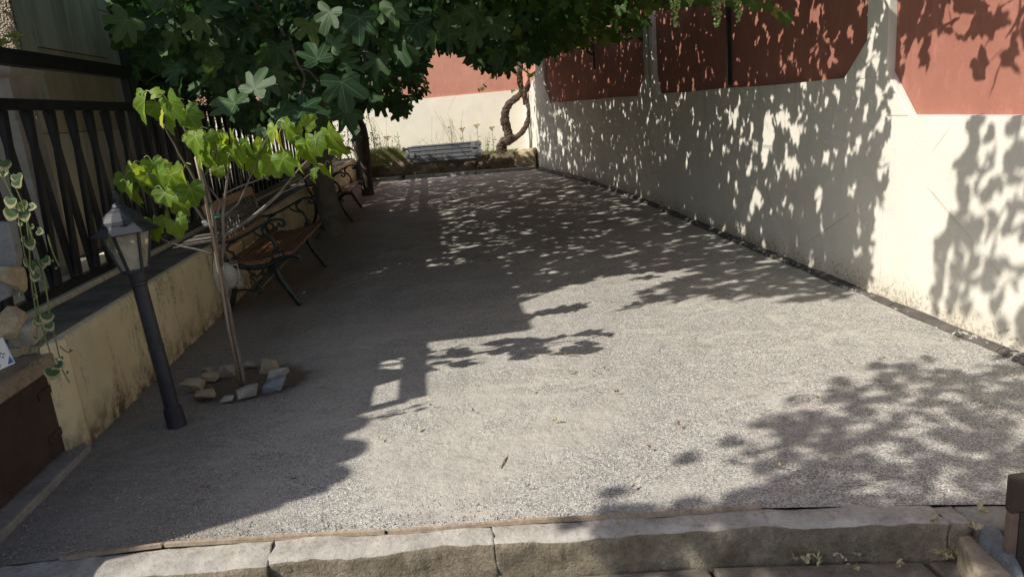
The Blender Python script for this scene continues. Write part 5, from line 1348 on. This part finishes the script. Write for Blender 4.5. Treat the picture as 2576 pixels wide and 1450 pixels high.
MB().hull([tuple(st_+[dx, dy, .14+dz]) for dx, dy, dz in ((-.14, .1, 0), (.1, -.04, .02), (.14, -.14, 0), (0, 0, .05), (.08, -.1, .05), (.02, -.1, 0))]).build('saddle', M_rubber, e)
MB().tube([wc+np.array([.26*.75*math.cos(a), .26*.66*math.cos(a)*-1, .26*math.sin(a)]) for a in np.linspace(-.2, 2.4, 10)], .026, 6, 0, .4).build('mudguard', M_silver, e)
MB().lathe([(.03, 0), (.035, .012), (.02, .02)], 12, wc+np.array([.17, -.12, .24]), ax=(.6, -.6, .2)).build('reflector', M_refl, e)

# ------------------------------------------------------------------ bottom right corner
mp = empty('metal_post', GP(2570, 1420, -.13), 'dark rust stained metal post box at the bottom right edge', 'post')
p0 = AY(2533, 1190, 1.75)
zc = p0[2]
MB().box((p0[0], 1.72, zc-.115), (p0[0]+.25, 1.75, zc)).build('box_head', M_rustD, mp, bevel=.006)
MB().box((p0[0]+.002, 1.723, -.36), (p0[0]+.03, 1.747, zc-.116)).build('post_leg', M_rustP, mp, bevel=.005)
MB().box((p0[0]+.032, 1.725, -.36), (p0[0]+.22, 1.745, zc-.118)).build('inner_panel', M_black, mp, bevel=.003)
pz = -.10
q = [GP(2410,1345,-.03), GP(2440,1340,-.03), GP(2590,1480,-.03), GP(2480,1480,-.03)]
tag(MB().prism(q, (0, 0, -.2)).build('broken_brick', M_kerb, bevel=.01), 'brown broken slab at the bottom right beside the kerb end', 'slab')
q = [GP(2470,1318,-.0), GP(2508,1318,-.0), GP(2525,1340,-.0), GP(2570,1420,-.0), GP(2590,1480,-.0), GP(2530,1400,0), GP(2462,1345,0)]
tag(MB().prism(q, (0, 0, -.12)).build('loose_stone', M_rockBd, bevel=.012), 'bluish grey loose stone at the bottom right corner', 'stone')

# ------------------------------------------------------------------ fallen leaves
def crumple(seed, s=.02):
    r = np.random.default_rng(seed); V = []; F = []
    for k in range(4):
        a = r.uniform(0, 6.28); d = np.array([math.cos(a), math.sin(a), r.uniform(.1, .9)]); L = s*r.uniform(.7, 1.3); sd = np.cross(d, [0, 0, 1]); sd /= np.linalg.norm(sd); b = len(V); wv = L*.35
        p0_ = np.array([0, 0, .003]); 
        V += [p0_, p0_+d*L*.5+sd*wv, p0_+d*L*.5-sd*wv+[0, 0, wv*.8], p0_+d*L+[0, 0, r.uniform(-.5, .4)*L]]; F += [(b, b+1, b+3), (b, b+3, b+2)]
    return MB().add(V, F)
CM = [crumple(i).mesh('fallen_leaf', recalc=False) for i in range(6)]
for i, me in enumerate(CM): me.materials.append(M_dryleaf if i % 3 else M_brleaf)
spots = [(1665,420),(1790,520),(1500,940),(1085,1025),(955,1110),(1435,940),(1635,1130),(1260,850),(1700,915),(1910,745),(2130,912),(1640,660),(1520,930),(1340,990),(1150,865),(1860,700),(2245,980),(2545,955),(1550,990),(1420,895),(1980,860),(1330,1230),(1400,1065),(1960,1180),(1590,1230),(1450,770),(1660,870),(1705,1075),(1050,1085),(860,1030),(740,1210),(540,1190),(490,1260),(520,1235),(810,975),(2060,1010),(1230,660),(1100,740),(1300,690),(1190,1040)]
fl = 'small pale curled dry leaf fallen on the gravel'
for i, (x, y) in enumerate(spots):
    g = GP(x, y); me = CM[i % 6]; s_ = rng.uniform(.5, .95)*(1.0 if g[1] < 6 else 1.4)
    o = inst('fallen_leaf', me, Matrix.Translation((g[0], g[1], .012)) @ Matrix.Rotation(rng.uniform(0, 6.28), 4, 'Z') @ Matrix.Scale(s_, 4))
    tag(o, 'small pale curled dead leaf fallen on the gravel' if i % 6 % 3 else 'small brown shrivelled dead leaf fallen on the gravel', 'fallen leaf', 'pale dead leaves scattered on the gravel' if i % 6 % 3 else 'brown dead leaves scattered on the gravel')
for (x, y, z, lab) in ((2340,1310,0,'pale crumpled leaf on top of the kerb near its right end'),(2460,1285,.0,'pale crumpled leaf on the grey mortar right of the kerb'),(2455,1335,-.02,'curled leaf lodged between mortar and loose stone'),(2252,1420,-.12,'pale crumpled leaf on the lower step at right'),(2150,1425,-.125,'pale crumpled leaf on the lower step left of the other')):
    g = GP(x, y, z+.004); o = inst('fallen_leaf', CM[1], Matrix.Translation(g) @ Matrix.Rotation(x, 4, 'Z') @ Matrix.Scale(1.3, 4)); tag(o, lab, 'fallen leaf')
m = MB()
for k in range(56):
    x, y = (2385+rng.normal(0, 14), 1395+rng.normal(0, 8)) if k < 45 else (2060+rng.normal(0, 50), 1412+rng.normal(0, 6)); g = GP(x, y, -.125); c = crumple(k, .016); m.add([np.array(v)+g+[0, 0, rng.uniform(0, .02)] for v in c.v], c.f)
tag(m.build('leaf_litter', M_dryleaf, recalc=False), 'heap of pale dry blossom litter at the foot of the kerb', 'leaf litter', kind='stuff')
m = MB()
for (x, y, a, L) in ((2210,905,.4,.05),(1070,748,.5,.06),(1625,662,.2,.09),(1430,897,-.3,.06),(800,950,.6,.05),(2080,1150,-.5,.05),(1260,1180,1.2,.1)):
    g = GP(x, y); m.tube([g+[0, 0, .006], g+[math.cos(a)*L*.5, math.sin(a)*L*.5, .012], g+[math.cos(a)*L, math.sin(a)*L, .005]], .003, 5)
tag(m.build('twigs', M_woodE), 'few short twigs scattered on the gravel', 'twigs', kind='stuff')
